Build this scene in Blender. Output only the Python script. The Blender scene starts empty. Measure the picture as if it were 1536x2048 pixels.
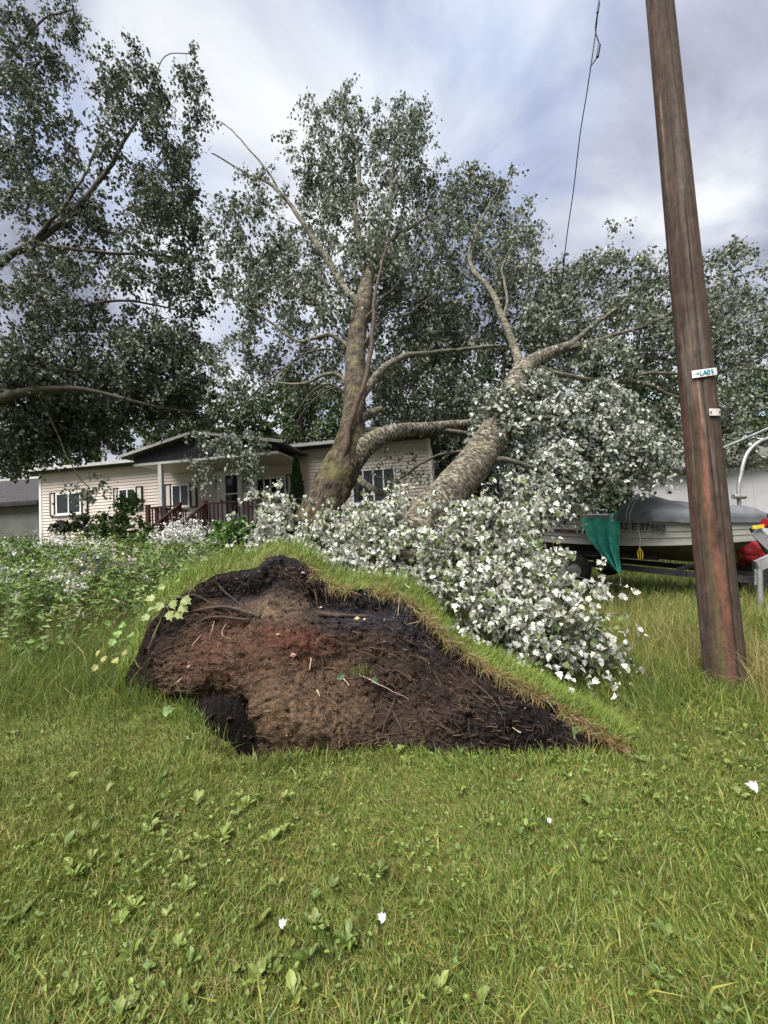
import bpy, math, random
import numpy as np
from mathutils import Vector, Matrix

RNG = np.random.default_rng(11)
random.seed(5)
SC = bpy.context.scene
COL = SC.collection

# ------------------------------------------------------------------ camera
F_PX, IW, IH = 830.0, 1536, 2048
PITCH, ROLL, CAM_H = math.radians(3.0), math.radians(3.2), 1.5
_f = np.array([0, math.cos(PITCH), math.sin(PITCH)])
_r0 = np.array([1.0, 0, 0]); _u0 = np.cross(_r0, _f)
_r = _r0 * math.cos(ROLL) - _u0 * math.sin(ROLL)
_u = _u0 * math.cos(ROLL) + _r0 * math.sin(ROLL)
EYE = np.array([0, 0, CAM_H])
cam_d = bpy.data.cameras.new("camera")
cam_d.sensor_fit = 'VERTICAL'; cam_d.sensor_height = 36.0
cam_d.lens = 36.0 * F_PX / IH
cam_d.clip_start = 0.05; cam_d.clip_end = 2000
cam = bpy.data.objects.new("camera", cam_d)
cam.matrix_world = Matrix(((_r[0], _u[0], -_f[0], 0), (_r[1], _u[1], -_f[1], 0), (_r[2], _u[2], -_f[2], CAM_H), (0, 0, 0, 1)))
COL.objects.link(cam); SC.camera = cam

# ------------------------------------------------------------------ sky, sun, exposure
SUN_ELEV, SUN_AZ = math.radians(58), math.radians(215)     # azimuth clockwise from +Y: behind the camera, to its left
SC.view_settings.view_transform = 'Standard'
SC.view_settings.look = 'None'
SC.view_settings.exposure = 1.8
SC.view_settings.gamma = 1.0
SC.render.engine = 'CYCLES'
SC.cycles.max_bounces = 6; SC.cycles.diffuse_bounces = 3; SC.cycles.glossy_bounces = 2
SC.cycles.transmission_bounces = 4; SC.cycles.transparent_max_bounces = 4
SC.cycles.use_denoising = True

world = bpy.data.worlds.new("World"); SC.world = world; world.use_nodes = True
wn, wl = world.node_tree.nodes, world.node_tree.links
wn.clear()
def N(tree_nodes, typ, **kw):
    n = tree_nodes.new(typ)
    for k, v in kw.items(): setattr(n, k, v)
    return n
w_out = N(wn, 'ShaderNodeOutputWorld'); w_bg = N(wn, 'ShaderNodeBackground')
w_bg.inputs['Strength'].default_value = 0.1
w_sky = N(wn, 'ShaderNodeTexSky', sky_type='NISHITA'); w_sky.sun_disc = False
w_sky.sun_elevation = SUN_ELEV; w_sky.sun_rotation = SUN_AZ
w_tc = N(wn, 'ShaderNodeTexCoord'); w_sep = N(wn, 'ShaderNodeSeparateXYZ')
wl.new(w_tc.outputs['Generated'], w_sep.inputs[0])
w_den = N(wn, 'ShaderNodeMath', operation='ADD'); w_den.inputs[1].default_value = 0.28
w_abs = N(wn, 'ShaderNodeMath', operation='ABSOLUTE')
wl.new(w_sep.outputs['Z'], w_abs.inputs[0]); wl.new(w_abs.outputs[0], w_den.inputs[0])
w_dx = N(wn, 'ShaderNodeMath', operation='DIVIDE'); w_dy = N(wn, 'ShaderNodeMath', operation='DIVIDE')
wl.new(w_sep.outputs['X'], w_dx.inputs[0]); wl.new(w_den.outputs[0], w_dx.inputs[1])
wl.new(w_sep.outputs['Y'], w_dy.inputs[0]); wl.new(w_den.outputs[0], w_dy.inputs[1])
w_cmb = N(wn, 'ShaderNodeCombineXYZ')
wl.new(w_dx.outputs[0], w_cmb.inputs[0]); wl.new(w_dy.outputs[0], w_cmb.inputs[1])
w_map = N(wn, 'ShaderNodeMapping'); w_map.inputs['Location'].default_value = (8.2, 16.5, 0); w_map.inputs['Rotation'].default_value = (0, 0, 0.5)
wl.new(w_cmb.outputs[0], w_map.inputs['Vector'])
w_n1 = N(wn, 'ShaderNodeTexNoise'); w_n1.inputs['Scale'].default_value = 1.9; w_n1.inputs['Detail'].default_value = 7; w_n1.inputs['Roughness'].default_value = 0.52; w_n1.inputs['Distortion'].default_value = 0.35
wl.new(w_map.outputs[0], w_n1.inputs['Vector'])
w_r1 = N(wn, 'ShaderNodeValToRGB'); e = w_r1.color_ramp.elements
e[0].position = 0.39; e[0].color = (0.95, 1.01, 1.28, 1)
e[1].position = 0.62; e[1].color = (2.85, 2.93, 3.02, 1)
m_ = w_r1.color_ramp.elements.new(0.49); m_.color = (1.62, 1.72, 2.12, 1)
wl.new(w_n1.outputs['Fac'], w_r1.inputs[0])
w_n2 = N(wn, 'ShaderNodeTexNoise'); w_n2.inputs['Scale'].default_value = 0.9; w_n2.inputs['Detail'].default_value = 5
w_m2 = N(wn, 'ShaderNodeMapping'); w_m2.inputs['Location'].default_value = (7.7, 2.0, 0)
wl.new(w_cmb.outputs[0], w_m2.inputs['Vector']); wl.new(w_m2.outputs[0], w_n2.inputs['Vector'])
w_r2 = N(wn, 'ShaderNodeValToRGB'); e = w_r2.color_ramp.elements
e[0].position = 0.58; e[0].color = (0, 0, 0, 1); e[1].position = 0.72; e[1].color = (0.5, 0.5, 0.5, 1)
wl.new(w_n2.outputs['Fac'], w_r2.inputs[0])
w_hz = N(wn, 'ShaderNodeMapRange'); w_hz.inputs['From Min'].default_value = 0.0; w_hz.inputs['From Max'].default_value = 0.45; w_hz.inputs['To Min'].default_value = 0.55; w_hz.inputs['To Max'].default_value = 0.0
wl.new(w_abs.outputs[0], w_hz.inputs['Value'])
w_mixh = N(wn, 'ShaderNodeMixRGB'); w_mixh.inputs['Color2'].default_value = (2.6, 2.68, 2.8, 1)
wl.new(w_hz.outputs[0], w_mixh.inputs['Fac']); wl.new(w_r1.outputs[0], w_mixh.inputs['Color1'])
w_mixs = N(wn, 'ShaderNodeMixRGB')
wl.new(w_r2.outputs[0], w_mixs.inputs['Fac']); wl.new(w_mixh.outputs[0], w_mixs.inputs['Color1']); wl.new(w_sky.outputs[0], w_mixs.inputs['Color2'])
wl.new(w_mixs.outputs[0], w_bg.inputs['Color']); wl.new(w_bg.outputs[0], w_out.inputs['Surface'])

sun_d = bpy.data.lights.new("sun", 'SUN'); sun_d.energy = 3.0; sun_d.angle = math.radians(40); sun_d.color = (1.0, 0.96, 0.9)
sun = bpy.data.objects.new("sun", sun_d); COL.objects.link(sun)
_sd = Vector((math.sin(SUN_AZ) * math.cos(SUN_ELEV), math.cos(SUN_AZ) * math.cos(SUN_ELEV), math.sin(SUN_ELEV)))
sun.rotation_euler = _sd.to_track_quat('Z', 'Y').to_euler(); sun.location = (0, 0, 30)

# ------------------------------------------------------------------ helpers
def ray(px, py):
    px = np.asarray(px, float); py = np.asarray(py, float)
    return _f + _r * ((px - IW / 2) / F_PX)[..., None] + _u * ((IH / 2 - py) / F_PX)[..., None]
def at(px, py, Y):
    d = ray(px, py); return EYE + d * (np.asarray(Y, float) / d[..., 1])[..., None]
def proj(P):
    v = np.asarray(P) - EYE; z = v @ _f
    return IW / 2 + F_PX * (v @ _r) / z, IH / 2 - F_PX * (v @ _u) / z
def unit(v):
    v = np.asarray(v, float); return v / np.maximum(np.linalg.norm(v, axis=-1, keepdims=True), 1e-9)
def sstep(a, b, x):
    t = np.clip((np.asarray(x, float) - a) / (b - a), 0, 1); return t * t * (3 - 2 * t)
_TAB = np.random.default_rng(3).random(4096)
def vnoise(P, scale=1.0, seed=0):
    """value noise in -1..1 on (...,3) points"""
    Q = np.asarray(P, float) * scale + seed * 17.13
    i = np.floor(Q).astype(np.int64); fr = Q - i; fr = fr * fr * (3 - 2 * fr)
    def h(a, b, c): return _TAB[(a * 73856093 ^ b * 19349663 ^ c * 83492791) & 4095]
    x, y, z = i[..., 0], i[..., 1], i[..., 2]; u, v, w = fr[..., 0], fr[..., 1], fr[..., 2]
    def L(a, b, t): return a + (b - a) * t
    r = L(L(L(h(x, y, z), h(x + 1, y, z), u), L(h(x, y + 1, z), h(x + 1, y + 1, z), u), v),
          L(L(h(x, y, z + 1), h(x + 1, y, z + 1), u), L(h(x, y + 1, z + 1), h(x + 1, y + 1, z + 1), u), v), w)
    return r * 2 - 1
def fbm(P, scale, octv=4, seed=0, gain=0.5):
    s, a, t = 0.0, 1.0, 0.0
    for k in range(octv):
        s = s + a * vnoise(P, scale * 2 ** k, seed + k); t += a; a *= gain
    return s / t
def n2(x, y, scale, seed=0, octv=3):
    x = np.asarray(x, float); return fbm(np.stack([x, np.asarray(y, float), np.zeros_like(x)], -1), scale, octv, seed)

def tag(o, label=None, cat=None, group=None, kind=None):
    if label: o["label"] = label
    if cat: o["category"] = cat
    if group: o["group"] = group
    if kind: o["kind"] = kind
    return o
def thing(name, label, cat, loc=(0, 0, 0), group=None):
    o = bpy.data.objects.new(name, None); o.location = [float(c) for c in loc]; o.empty_display_size = 0.1
    COL.objects.link(o); return tag(o, label, cat, group)
def ploc(parent):
    p = np.zeros(3)
    while parent is not None:
        p = p + np.array(parent.location); parent = parent.parent
    return p
def raw_mesh(name, verts, faces, mats, cols=None, smooth=False, midx=None):
    """faces: list of (n,k) int arrays"""
    if isinstance(faces, np.ndarray): faces = [faces]
    faces = [np.asarray(f, np.int64) for f in faces if len(f)]
    me = bpy.data.meshes.new(name)
    verts = np.ascontiguousarray(verts, np.float32)
    me.vertices.add(len(verts)); me.vertices.foreach_set('co', verts.ravel())
    tot = np.concatenate([np.full(len(f), f.shape[1]) for f in faces])
    loops = np.concatenate([f.ravel() for f in faces])
    me.loops.add(len(loops)); me.loops.foreach_set('vertex_index', loops.astype(np.int32))
    me.polygons.add(len(tot))
    me.polygons.foreach_set('loop_start', (np.cumsum(tot) - tot).astype(np.int32))
    me.polygons.foreach_set('loop_total', tot.astype(np.int32))
    if midx is not None: me.polygons.foreach_set('material_index', np.asarray(midx, np.int32))
    me.polygons.foreach_set('use_smooth', np.full(len(tot), bool(smooth)))
    if cols is not None:
        a = me.color_attributes.new('Col', 'FLOAT_COLOR', 'POINT')
        c4 = np.ones((len(verts), 4), np.float32); c4[:, :3] = cols
        a.data.foreach_set('color', c4.ravel())
    me.update(calc_edges=True); me.validate()
    for m in (mats if isinstance(mats, (list, tuple)) else [mats]): me.materials.append(m)
    return me
def obj(name, verts, faces, mat, parent=None, cols=None, smooth=False, midx=None):
    verts = np.asarray(verts, float)
    loc = ploc(parent) if parent is not None else np.zeros(3)
    o = bpy.data.objects.new(name, raw_mesh(name, verts - loc, faces, mat, cols, smooth, midx))
    COL.objects.link(o); o.parent = parent
    return o
class MB:
    """collects simple solids that form ONE part"""
    def __init__(s): s.v = []; s.f = {}; s.n = 0
    def add(s, v, faces):
        v = np.asarray(v, float)
        for f in faces:
            f = np.asarray(f); s.f.setdefault(f.shape[1], []).append(f + s.n)
        s.v.append(v); s.n += len(v); return s
    def hexa(s, c8):
        return s.add(c8, [np.array([[0, 3, 2, 1], [4, 5, 6, 7], [0, 1, 5, 4], [1, 2, 6, 5], [2, 3, 7, 6], [3, 0, 4, 7]])])
    def bar(s, a, b, w, h, up=(0, 0, 1)):
        a, b = np.asarray(a, float), np.asarray(b, float); d = unit(b - a); up = np.asarray(up, float)
        if abs(d @ unit(up)) > 0.98: up = np.array([0, 1.0, 0])
        x = unit(np.cross(d, up)); z = np.cross(x, d)
        q = [(-w / 2, -h / 2), (w / 2, -h / 2), (w / 2, h / 2), (-w / 2, h / 2)]
        return s.hexa([a + x * i + z * j for i, j in q] + [b + x * i + z * j for i, j in q])
    def tube(s, pts, rad, sides=8, cap=True):
        v, f = tube(pts, rad, sides); s.add(v, [f])
        if cap:
            n = len(pts); s.add(v[:sides], [np.arange(sides)[::-1][None]]); s.add(v[-sides:], [np.arange(sides)[None]])
        return s
    def build(s, name, mat, parent=None, smooth=False, cols=None):
        return obj(name, np.concatenate(s.v), [np.concatenate(f) for f in s.f.values()], mat, parent, cols, smooth)
def frames(P):
    T = unit(np.gradient(P, axis=0)); n = len(P)
    a = np.array([0, 0, 1.0]) if abs(T[0][2]) < 0.9 else np.array([1.0, 0, 0])
    X = np.zeros_like(P); x = unit(np.cross(T[0], a))
    for i in range(n):
        x = x - T[i] * (x @ T[i]); x = x / max(np.linalg.norm(x), 1e-9); X[i] = x
    return T, X, np.cross(T, X)
def tube(P, R, sides=8):
    P = np.asarray(P, float); R = np.broadcast_to(np.asarray(R, float), (len(P),)); T, X, Y = frames(P)
    a = np.linspace(0, 2 * np.pi, sides, endpoint=False)
    v = P[:, None] + R[:, None, None] * (np.cos(a)[None, :, None] * X[:, None] + np.sin(a)[None, :, None] * Y[:, None])
    return v.reshape(-1, 3), gridq(len(P), sides, wrap=True)
def gridq(n, m, wrap=False):
    i = np.arange(n - 1)[:, None]; j = np.arange(m if wrap else m - 1)[None]; k = (j + 1) % m
    return np.stack([i * m + j, i * m + k, (i + 1) * m + k, (i + 1) * m + j], -1).reshape(-1, 4)
def tubes_batch(P, R, sides=3):
    """P (m,n,3), R (m,n): many thin tubes in one go"""
    m, n, _ = P.shape
    D = unit(P[:, -1] - P[:, 0]); a = np.where(np.abs(D[:, 2:3]) < 0.9, np.array([[0, 0, 1.0]]), np.array([[1.0, 0, 0]]))
    X = unit(np.cross(D, a)); Y = np.cross(D, X)
    th = np.linspace(0, 2 * np.pi, sides, endpoint=False)
    off = np.cos(th)[None, :, None] * X[:, None] + np.sin(th)[None, :, None] * Y[:, None]
    v = P[:, :, None] + R[:, :, None, None] * off[:, None]
    q = gridq(n, sides, True)
    return v.reshape(-1, 3), (q[None] + (np.arange(m) * n * sides)[:, None, None]).reshape(-1, 4)
def catmull(P, per=6):
    P = np.asarray(P, float); Q = np.concatenate([[2 * P[0] - P[1]], P, [2 * P[-1] - P[-2]]]); out = []
    t = np.linspace(0, 1, per, endpoint=False)[:, None]
    for i in range(len(P) - 1):
        a, b, c, d = Q[i:i + 4]
        out.append(0.5 * ((2 * b) + (c - a) * t + (2 * a - 5 * b + 4 * c - d) * t ** 2 + (3 * b - a - 3 * c + d) * t ** 3))
    return np.concatenate(out + [P[-1:]])
def rand_unit(n, rng=RNG): return unit(rng.normal(size=(n, 3)))

# ------------------------------------------------------------------ materials
def new_mat(name):
    m = bpy.data.materials.new(name); m.use_nodes = True; t = m.node_tree; t.nodes.clear()
    out = t.nodes.new('ShaderNodeOutputMaterial'); b = t.nodes.new('ShaderNodeBsdfPrincipled')
    t.links.new(b.outputs[0], out.inputs[0]); return m, t, b, out
def noisy(name, c1, c2, scale=6.0, rough=0.8, bump=0.0, stretch=(1, 1, 1), detail=6, spec=0.3, metal=0.0, bscale=None, lo=0.35, hi=0.65):
    m, t, b, out = new_mat(name)
    tc = t.nodes.new('ShaderNodeTexCoord'); mp = t.nodes.new('ShaderNodeMapping'); mp.inputs['Scale'].default_value = stretch
    t.links.new(tc.outputs['Object'], mp.inputs[0])
    n = t.nodes.new('ShaderNodeTexNoise'); n.inputs['Scale'].default_value = scale; n.inputs['Detail'].default_value = detail; n.inputs['Roughness'].default_value = 0.6
    t.links.new(mp.outputs[0], n.inputs['Vector'])
    r = t.nodes.new('ShaderNodeValToRGB'); r.color_ramp.elements[0].position = lo; r.color_ramp.elements[1].position = hi
    r.color_ramp.elements[0].color = (*c1, 1); r.color_ramp.elements[1].color = (*c2, 1)
    t.links.new(n.outputs['Fac'], r.inputs[0]); t.links.new(r.outputs[0], b.inputs['Base Color'])
    b.inputs['Roughness'].default_value = rough; b.inputs['Specular IOR Level'].default_value = spec; b.inputs['Metallic'].default_value = metal
    if bump:
        n3 = t.nodes.new('ShaderNodeTexNoise'); n3.inputs['Scale'].default_value = bscale or scale * 4; n3.inputs['Detail'].default_value = 5
        t.links.new(mp.outputs[0], n3.inputs['Vector'])
        bp = t.nodes.new('ShaderNodeBump'); bp.inputs['Strength'].default_value = bump; bp.inputs['Distance'].default_value = 0.02
        t.links.new(n3.outputs['Fac'], bp.inputs['Height']); t.links.new(bp.outputs[0], b.inputs['Normal'])
    return m
def attr_mat(name, rough=0.7, spec=0.3, transl=0.0, var=0.25, vscale=20.0, bump=0.0, bscale=60.0):
    """colour from the 'Col' attribute, mottled by noise"""
    m, t, b, out = new_mat(name)
    a = t.nodes.new('ShaderNodeAttribute'); a.attribute_name = 'Col'
    tc = t.nodes.new('ShaderNodeTexCoord'); n = t.nodes.new('ShaderNodeTexNoise'); n.inputs['Scale'].default_value = vscale; n.inputs['Detail'].default_value = 4
    t.links.new(tc.outputs['Object'], n.inputs['Vector'])
    mr = t.nodes.new('ShaderNodeMapRange'); mr.inputs['From Min'].default_value = 0.3; mr.inputs['From Max'].default_value = 0.7
    mr.inputs['To Min'].default_value = 1 - var; mr.inputs['To Max'].default_value = 1 + var
    t.links.new(n.outputs['Fac'], mr.inputs['Value'])
    mx = t.nodes.new('ShaderNodeVectorMath'); mx.operation = 'SCALE'
    t.links.new(a.outputs['Color'], mx.inputs[0]); t.links.new(mr.outputs[0], mx.inputs['Scale'])
    t.links.new(mx.outputs[0], b.inputs['Base Color'])
    b.inputs['Roughness'].default_value = rough; b.inputs['Specular IOR Level'].default_value = spec
    if bump:
        n3 = t.nodes.new('ShaderNodeTexNoise'); n3.inputs['Scale'].default_value = bscale; n3.inputs['Detail'].default_value = 5
        t.links.new(tc.outputs['Object'], n3.inputs['Vector'])
        bp = t.nodes.new('ShaderNodeBump'); bp.inputs['Strength'].default_value = bump; bp.inputs['Distance'].default_value = 0.02
        t.links.new(n3.outputs['Fac'], bp.inputs['Height']); t.links.new(bp.outputs[0], b.inputs['Normal'])
    if transl:
        tr = t.nodes.new('ShaderNodeBsdfTranslucent'); t.links.new(mx.outputs[0], tr.inputs['Color'])
        ms = t.nodes.new('ShaderNodeMixShader'); ms.inputs[0].default_value = transl
        t.links.new(b.outputs[0], ms.inputs[1]); t.links.new(tr.outputs[0], ms.inputs[2]); t.links.new(ms.outputs[0], out.inputs[0])
    return m
def bark_mat():
    """old bark: furrowed along the stem; young bark: pale with dark lenticel spots. 'bark_co' is the straightened stem space"""
    m, t, b, out = new_mat('poplar_bark'); L = t.links.new
    co = t.nodes.new('ShaderNodeAttribute'); co.attribute_name = 'bark_co'; ag = t.nodes.new('ShaderNodeAttribute'); ag.attribute_name = 'old'
    mp = t.nodes.new('ShaderNodeMapping'); mp.inputs['Scale'].default_value = (1, 1, 0.22); L(co.outputs['Vector'], mp.inputs[0])
    n1 = t.nodes.new('ShaderNodeTexNoise'); n1.inputs['Scale'].default_value = 30; n1.inputs['Detail'].default_value = 5; n1.inputs['Roughness'].default_value = 0.65; n1.inputs['Distortion'].default_value = 0.6; L(mp.outputs[0], n1.inputs['Vector'])
    r1 = t.nodes.new('ShaderNodeValToRGB'); e = r1.color_ramp.elements; e[0].position = 0.36; e[0].color = (0.020, 0.016, 0.012, 1); e[1].position = 0.68; e[1].color = (0.11, 0.086, 0.06, 1); L(n1.outputs['Fac'], r1.inputs[0])
    n4 = t.nodes.new('ShaderNodeTexNoise'); n4.inputs['Scale'].default_value = 3.5; n4.inputs['Detail'].default_value = 4; L(co.outputs['Vector'], n4.inputs['Vector'])
    mo = t.nodes.new('ShaderNodeMapRange'); mo.inputs['From Min'].default_value = 0.48; mo.inputs['From Max'].default_value = 0.66; mo.inputs['To Max'].default_value = 0.55; L(n4.outputs['Fac'], mo.inputs['Value'])
    mm = t.nodes.new('ShaderNodeMixRGB'); mm.inputs['Color2'].default_value = (0.085, 0.085, 0.03, 1); L(mo.outputs[0], mm.inputs['Fac']); L(r1.outputs[0], mm.inputs['Color1'])
    mp2 = t.nodes.new('ShaderNodeMapping'); mp2.inputs['Scale'].default_value = (1, 1, 1.5); L(co.outputs['Vector'], mp2.inputs[0])
    n2_ = t.nodes.new('ShaderNodeTexNoise'); n2_.inputs['Scale'].default_value = 17; n2_.inputs['Detail'].default_value = 6; n2_.inputs['Roughness'].default_value = 0.7; L(mp2.outputs[0], n2_.inputs['Vector'])
    r2 = t.nodes.new('ShaderNodeValToRGB'); e = r2.color_ramp.elements; e[0].position = 0.43; e[0].color = (0.03, 0.025, 0.018, 1); e[1].position = 0.62; e[1].color = (0.30, 0.285, 0.24, 1); k = e.new(0.5); k.color = (0.12, 0.105, 0.075, 1); L(n2_.outputs['Fac'], r2.inputs[0])
    mx = t.nodes.new('ShaderNodeMixRGB'); L(ag.outputs['Fac'], mx.inputs['Fac']); L(r2.outputs[0], mx.inputs['Color1']); L(mm.outputs[0], mx.inputs['Color2'])
    sm = t.nodes.new('ShaderNodeAttribute'); sm.attribute_name = 'smooth'; mz = t.nodes.new('ShaderNodeMixRGB'); mz.inputs['Color2'].default_value = (0.125, 0.12, 0.09, 1); L(sm.outputs['Fac'], mz.inputs['Fac']); L(mx.outputs[0], mz.inputs['Color1'])
    mq = t.nodes.new('ShaderNodeMapRange'); mq.inputs['From Min'].default_value = 0.35; mq.inputs['From Max'].default_value = 0.65; mq.inputs['To Min'].default_value = 0.55; mq.inputs['To Max'].default_value = 1.25
    n5 = t.nodes.new('ShaderNodeTexNoise'); n5.inputs['Scale'].default_value = 7; n5.inputs['Detail'].default_value = 5; L(co.outputs['Vector'], n5.inputs['Vector']); L(n5.outputs['Fac'], mq.inputs['Value'])
    vm = t.nodes.new('ShaderNodeVectorMath'); vm.operation = 'SCALE'; L(mz.outputs[0], vm.inputs[0]); L(mq.outputs[0], vm.inputs['Scale']); L(vm.outputs[0], b.inputs['Base Color'])
    hm = t.nodes.new('ShaderNodeMixRGB'); L(ag.outputs['Fac'], hm.inputs['Fac']); L(n2_.outputs['Fac'], hm.inputs['Color1']); L(n1.outputs['Fac'], hm.inputs['Color2'])
    bp = t.nodes.new('ShaderNodeBump'); bp.inputs['Strength'].default_value = 0.9; bp.inputs['Distance'].default_value = 0.04; L(hm.outputs[0], bp.inputs['Height']); L(bp.outputs[0], b.inputs['Normal'])
    b.inputs['Roughness'].default_value = 0.9; b.inputs['Specular IOR Level'].default_value = 0.15
    return m
M = {}
M['ground'] = noisy('ground_thatch', (0.05, 0.05, 0.018), (0.11, 0.125, 0.036), 9, 0.95, 0.6, spec=0.1)
M['blade'] = attr_mat('grass_blades', 0.5, 0.4, 0.35, 0.15, 3)
M['leaf'] = attr_mat('leaves', 0.5, 0.4, 0.3, 0.12, 8)
M['bark'] = bark_mat()
M['twig'] = noisy('twig_bark', (0.028, 0.024, 0.018), (0.07, 0.062, 0.046), 12, 0.85)
M['twig_dark'] = noisy('wet_bark', (0.028, 0.018, 0.012), (0.075, 0.048, 0.034), 18, 0.85, 0.4)
M['soil'] = attr_mat('torn_soil', 0.95, 0.12, 0, 0.5, 38, 1.0, 70)
M['root'] = noisy('root_skin', (0.02, 0.015, 0.012), (0.06, 0.04, 0.03), 30, 0.8)
M['rootlet'] = noisy('rootlet_skin', (0.035, 0.02, 0.014), (0.13, 0.085, 0.055), 9, 0.85)
M['root_pale'] = noisy('snapped_root', (0.30, 0.2, 0.13), (0.5, 0.38, 0.27), 40, 0.8)
M['stone'] = attr_mat('pebbles', 0.8, 0.3, 0, 0.2, 40)
M['siding'] = noisy('vinyl_siding', (0.45, 0.39, 0.345), (0.53, 0.465, 0.415), 1.2, 0.55, 0.05, (1, 1, 4))
M['white'] = noisy('white_paint', (0.55, 0.55, 0.55), (0.7, 0.7, 0.69), 5, 0.5)
M['shutter'] = noisy('shutter_paint', (0.44, 0.42, 0.40), (0.52, 0.5, 0.48), 8, 0.6)
M['dark_trim'] = noisy('dark_trim', (0.012, 0.010, 0.012), (0.03, 0.022, 0.025), 10, 0.6)
M['black_board'] = noisy('black_siding', (0.012, 0.013, 0.017), (0.03, 0.03, 0.036), 6, 0.55)
M['roof'] = noisy('roof_shingle', (0.05, 0.05, 0.052), (0.11, 0.105, 0.10), 14, 0.9, 0.4)
M['gutter'] = noisy('gutter_metal', (0.3, 0.3, 0.29), (0.42, 0.42, 0.41), 4, 0.45)
M['deck'] = noisy('stained_deck_wood', (0.05, 0.018, 0.014), (0.10, 0.04, 0.03), 9, 0.75, 0.3, (1, 1, 0.3))
m, t, b, o_ = new_mat('window_glass'); b.inputs['Base Color'].default_value = (0.012, 0.015, 0.017, 1); b.inputs['Roughness'].default_value = 0.06; b.inputs['Specular IOR Level'].default_value = 0.5; M['glass'] = m
M['curtain'] = noisy('curtain_glimpse', (0.12, 0.12, 0.11), (0.2, 0.2, 0.19), 8, 0.9, stretch=(6, 6, 0.4))
M['metal'] = noisy('galvanised_metal', (0.22, 0.225, 0.23), (0.36, 0.365, 0.37), 14, 0.45, metal=0.6)
M['hull'] = noisy('hull_paint', (0.19, 0.19, 0.175), (0.27, 0.27, 0.25), 3, 0.4, spec=0.4)
M['hull_dark'] = noisy('hull_bottom', (0.035, 0.03, 0.02), (0.075, 0.062, 0.04), 5, 0.6)
M['maroon'] = noisy('maroon_stripe', (0.05, 0.014, 0.022), (0.08, 0.025, 0.035), 9, 0.5)
M['cover'] = noisy('boat_cover_cloth', (0.065, 0.07, 0.078), (0.105, 0.11, 0.12), 5, 0.85, 0.25, bscale=120)
M['teal'] = noisy('teal_cloth', (0.045, 0.34, 0.265), (0.10, 0.50, 0.40), 10, 0.85, 0.5, bscale=90)
M['frame_black'] = noisy('trailer_steel', (0.012, 0.012, 0.015), (0.03, 0.028, 0.03), 9, 0.5)
M['rubber'] = noisy('tyre_rubber', (0.012, 0.012, 0.012), (0.022, 0.022, 0.022), 15, 0.85)
M['yellow'] = noisy('yellow_strap', (0.45, 0.33, 0.02), (0.6, 0.47, 0.06), 20, 0.8)
M['rope'] = noisy('rope_fibre', (0.33, 0.30, 0.25), (0.5, 0.46, 0.4), 60, 0.9)
M['red'] = noisy('red_plastic', (0.16, 0.006, 0.012), (0.26, 0.012, 0.02), 8, 0.25, spec=0.6)
M['grey_plastic'] = noisy('grey_plastic', (0.16, 0.16, 0.17), (0.24, 0.24, 0.25), 8, 0.5)
M['print_black'] = noisy('black_lettering', (0.01, 0.01, 0.01), (0.02, 0.02, 0.02), 5, 0.5)
M['print_teal'] = noisy('teal_lettering', (0.02, 0.16, 0.22), (0.03, 0.2, 0.27), 5, 0.5)
M['wire'] = noisy('wire_sheath', (0.01, 0.01, 0.011), (0.02, 0.02, 0.02), 8, 0.6)
M['neighbour'] = noisy('pale_panel', (0.44, 0.43, 0.45), (0.52, 0.51, 0.53), 1.5, 0.6)
M['garage_wall'] = noisy('garage_wall', (0.075, 0.078, 0.072), (0.11, 0.112, 0.10), 2, 0.8)
M['garage_roof'] = noisy('garage_roof', (0.018, 0.017, 0.02), (0.04, 0.037, 0.04), 8, 0.8, 0.3)
# utility pole: creosoted wood with red-brown, pale and mossy streaks
m, t, b, o_ = new_mat('pole_wood')
a = t.nodes.new('ShaderNodeAttribute'); a.attribute_name = 'Col'
tc = t.nodes.new('ShaderNodeTexCoord'); mp = t.nodes.new('ShaderNodeMapping'); mp.inputs['Scale'].default_value = (38, 38, 5.5)
t.links.new(tc.outputs['Object'], mp.inputs[0]); n = t.nodes.new('ShaderNodeTexNoise'); n.inputs['Scale'].default_value = 1; n.inputs['Detail'].default_value = 8; n.inputs['Roughness'].default_value = 0.7
t.links.new(mp.outputs[0], n.inputs['Vector'])
mr = t.nodes.new('ShaderNodeMapRange'); mr.inputs['From Min'].default_value = 0.3; mr.inputs['From Max'].default_value = 0.7; mr.inputs['To Min'].default_value = 0.25; mr.inputs['To Max'].default_value = 1.75
nb_ = t.nodes.new('ShaderNodeTexNoise'); nb_.inputs['Scale'].default_value = 9; nb_.inputs['Detail'].default_value = 7; nb_.inputs['Roughness'].default_value = 0.7; t.links.new(tc.outputs['Object'], nb_.inputs['Vector'])
av = t.nodes.new('ShaderNodeMath'); av.operation = 'MULTIPLY_ADD'; av.inputs[1].default_value = 0.45; t.links.new(nb_.outputs['Fac'], av.inputs[0]); hf = t.nodes.new('ShaderNodeMath'); hf.operation = 'MULTIPLY'; hf.inputs[1].default_value = 0.55; t.links.new(n.outputs['Fac'], hf.inputs[0]); t.links.new(hf.outputs[0], av.inputs[2])
t.links.new(av.outputs[0], mr.inputs['Value']); mx = t.nodes.new('ShaderNodeVectorMath'); mx.operation = 'SCALE'
t.links.new(a.outputs['Color'], mx.inputs[0]); t.links.new(mr.outputs[0], mx.inputs['Scale']); t.links.new(mx.outputs[0], b.inputs['Base Color'])
b.inputs['Roughness'].default_value = 0.85; b.inputs['Specular IOR Level'].default_value = 0.2
bp = t.nodes.new('ShaderNodeBump'); bp.inputs['Strength'].default_value = 0.7; bp.inputs['Distance'].default_value = 0.01
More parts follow.
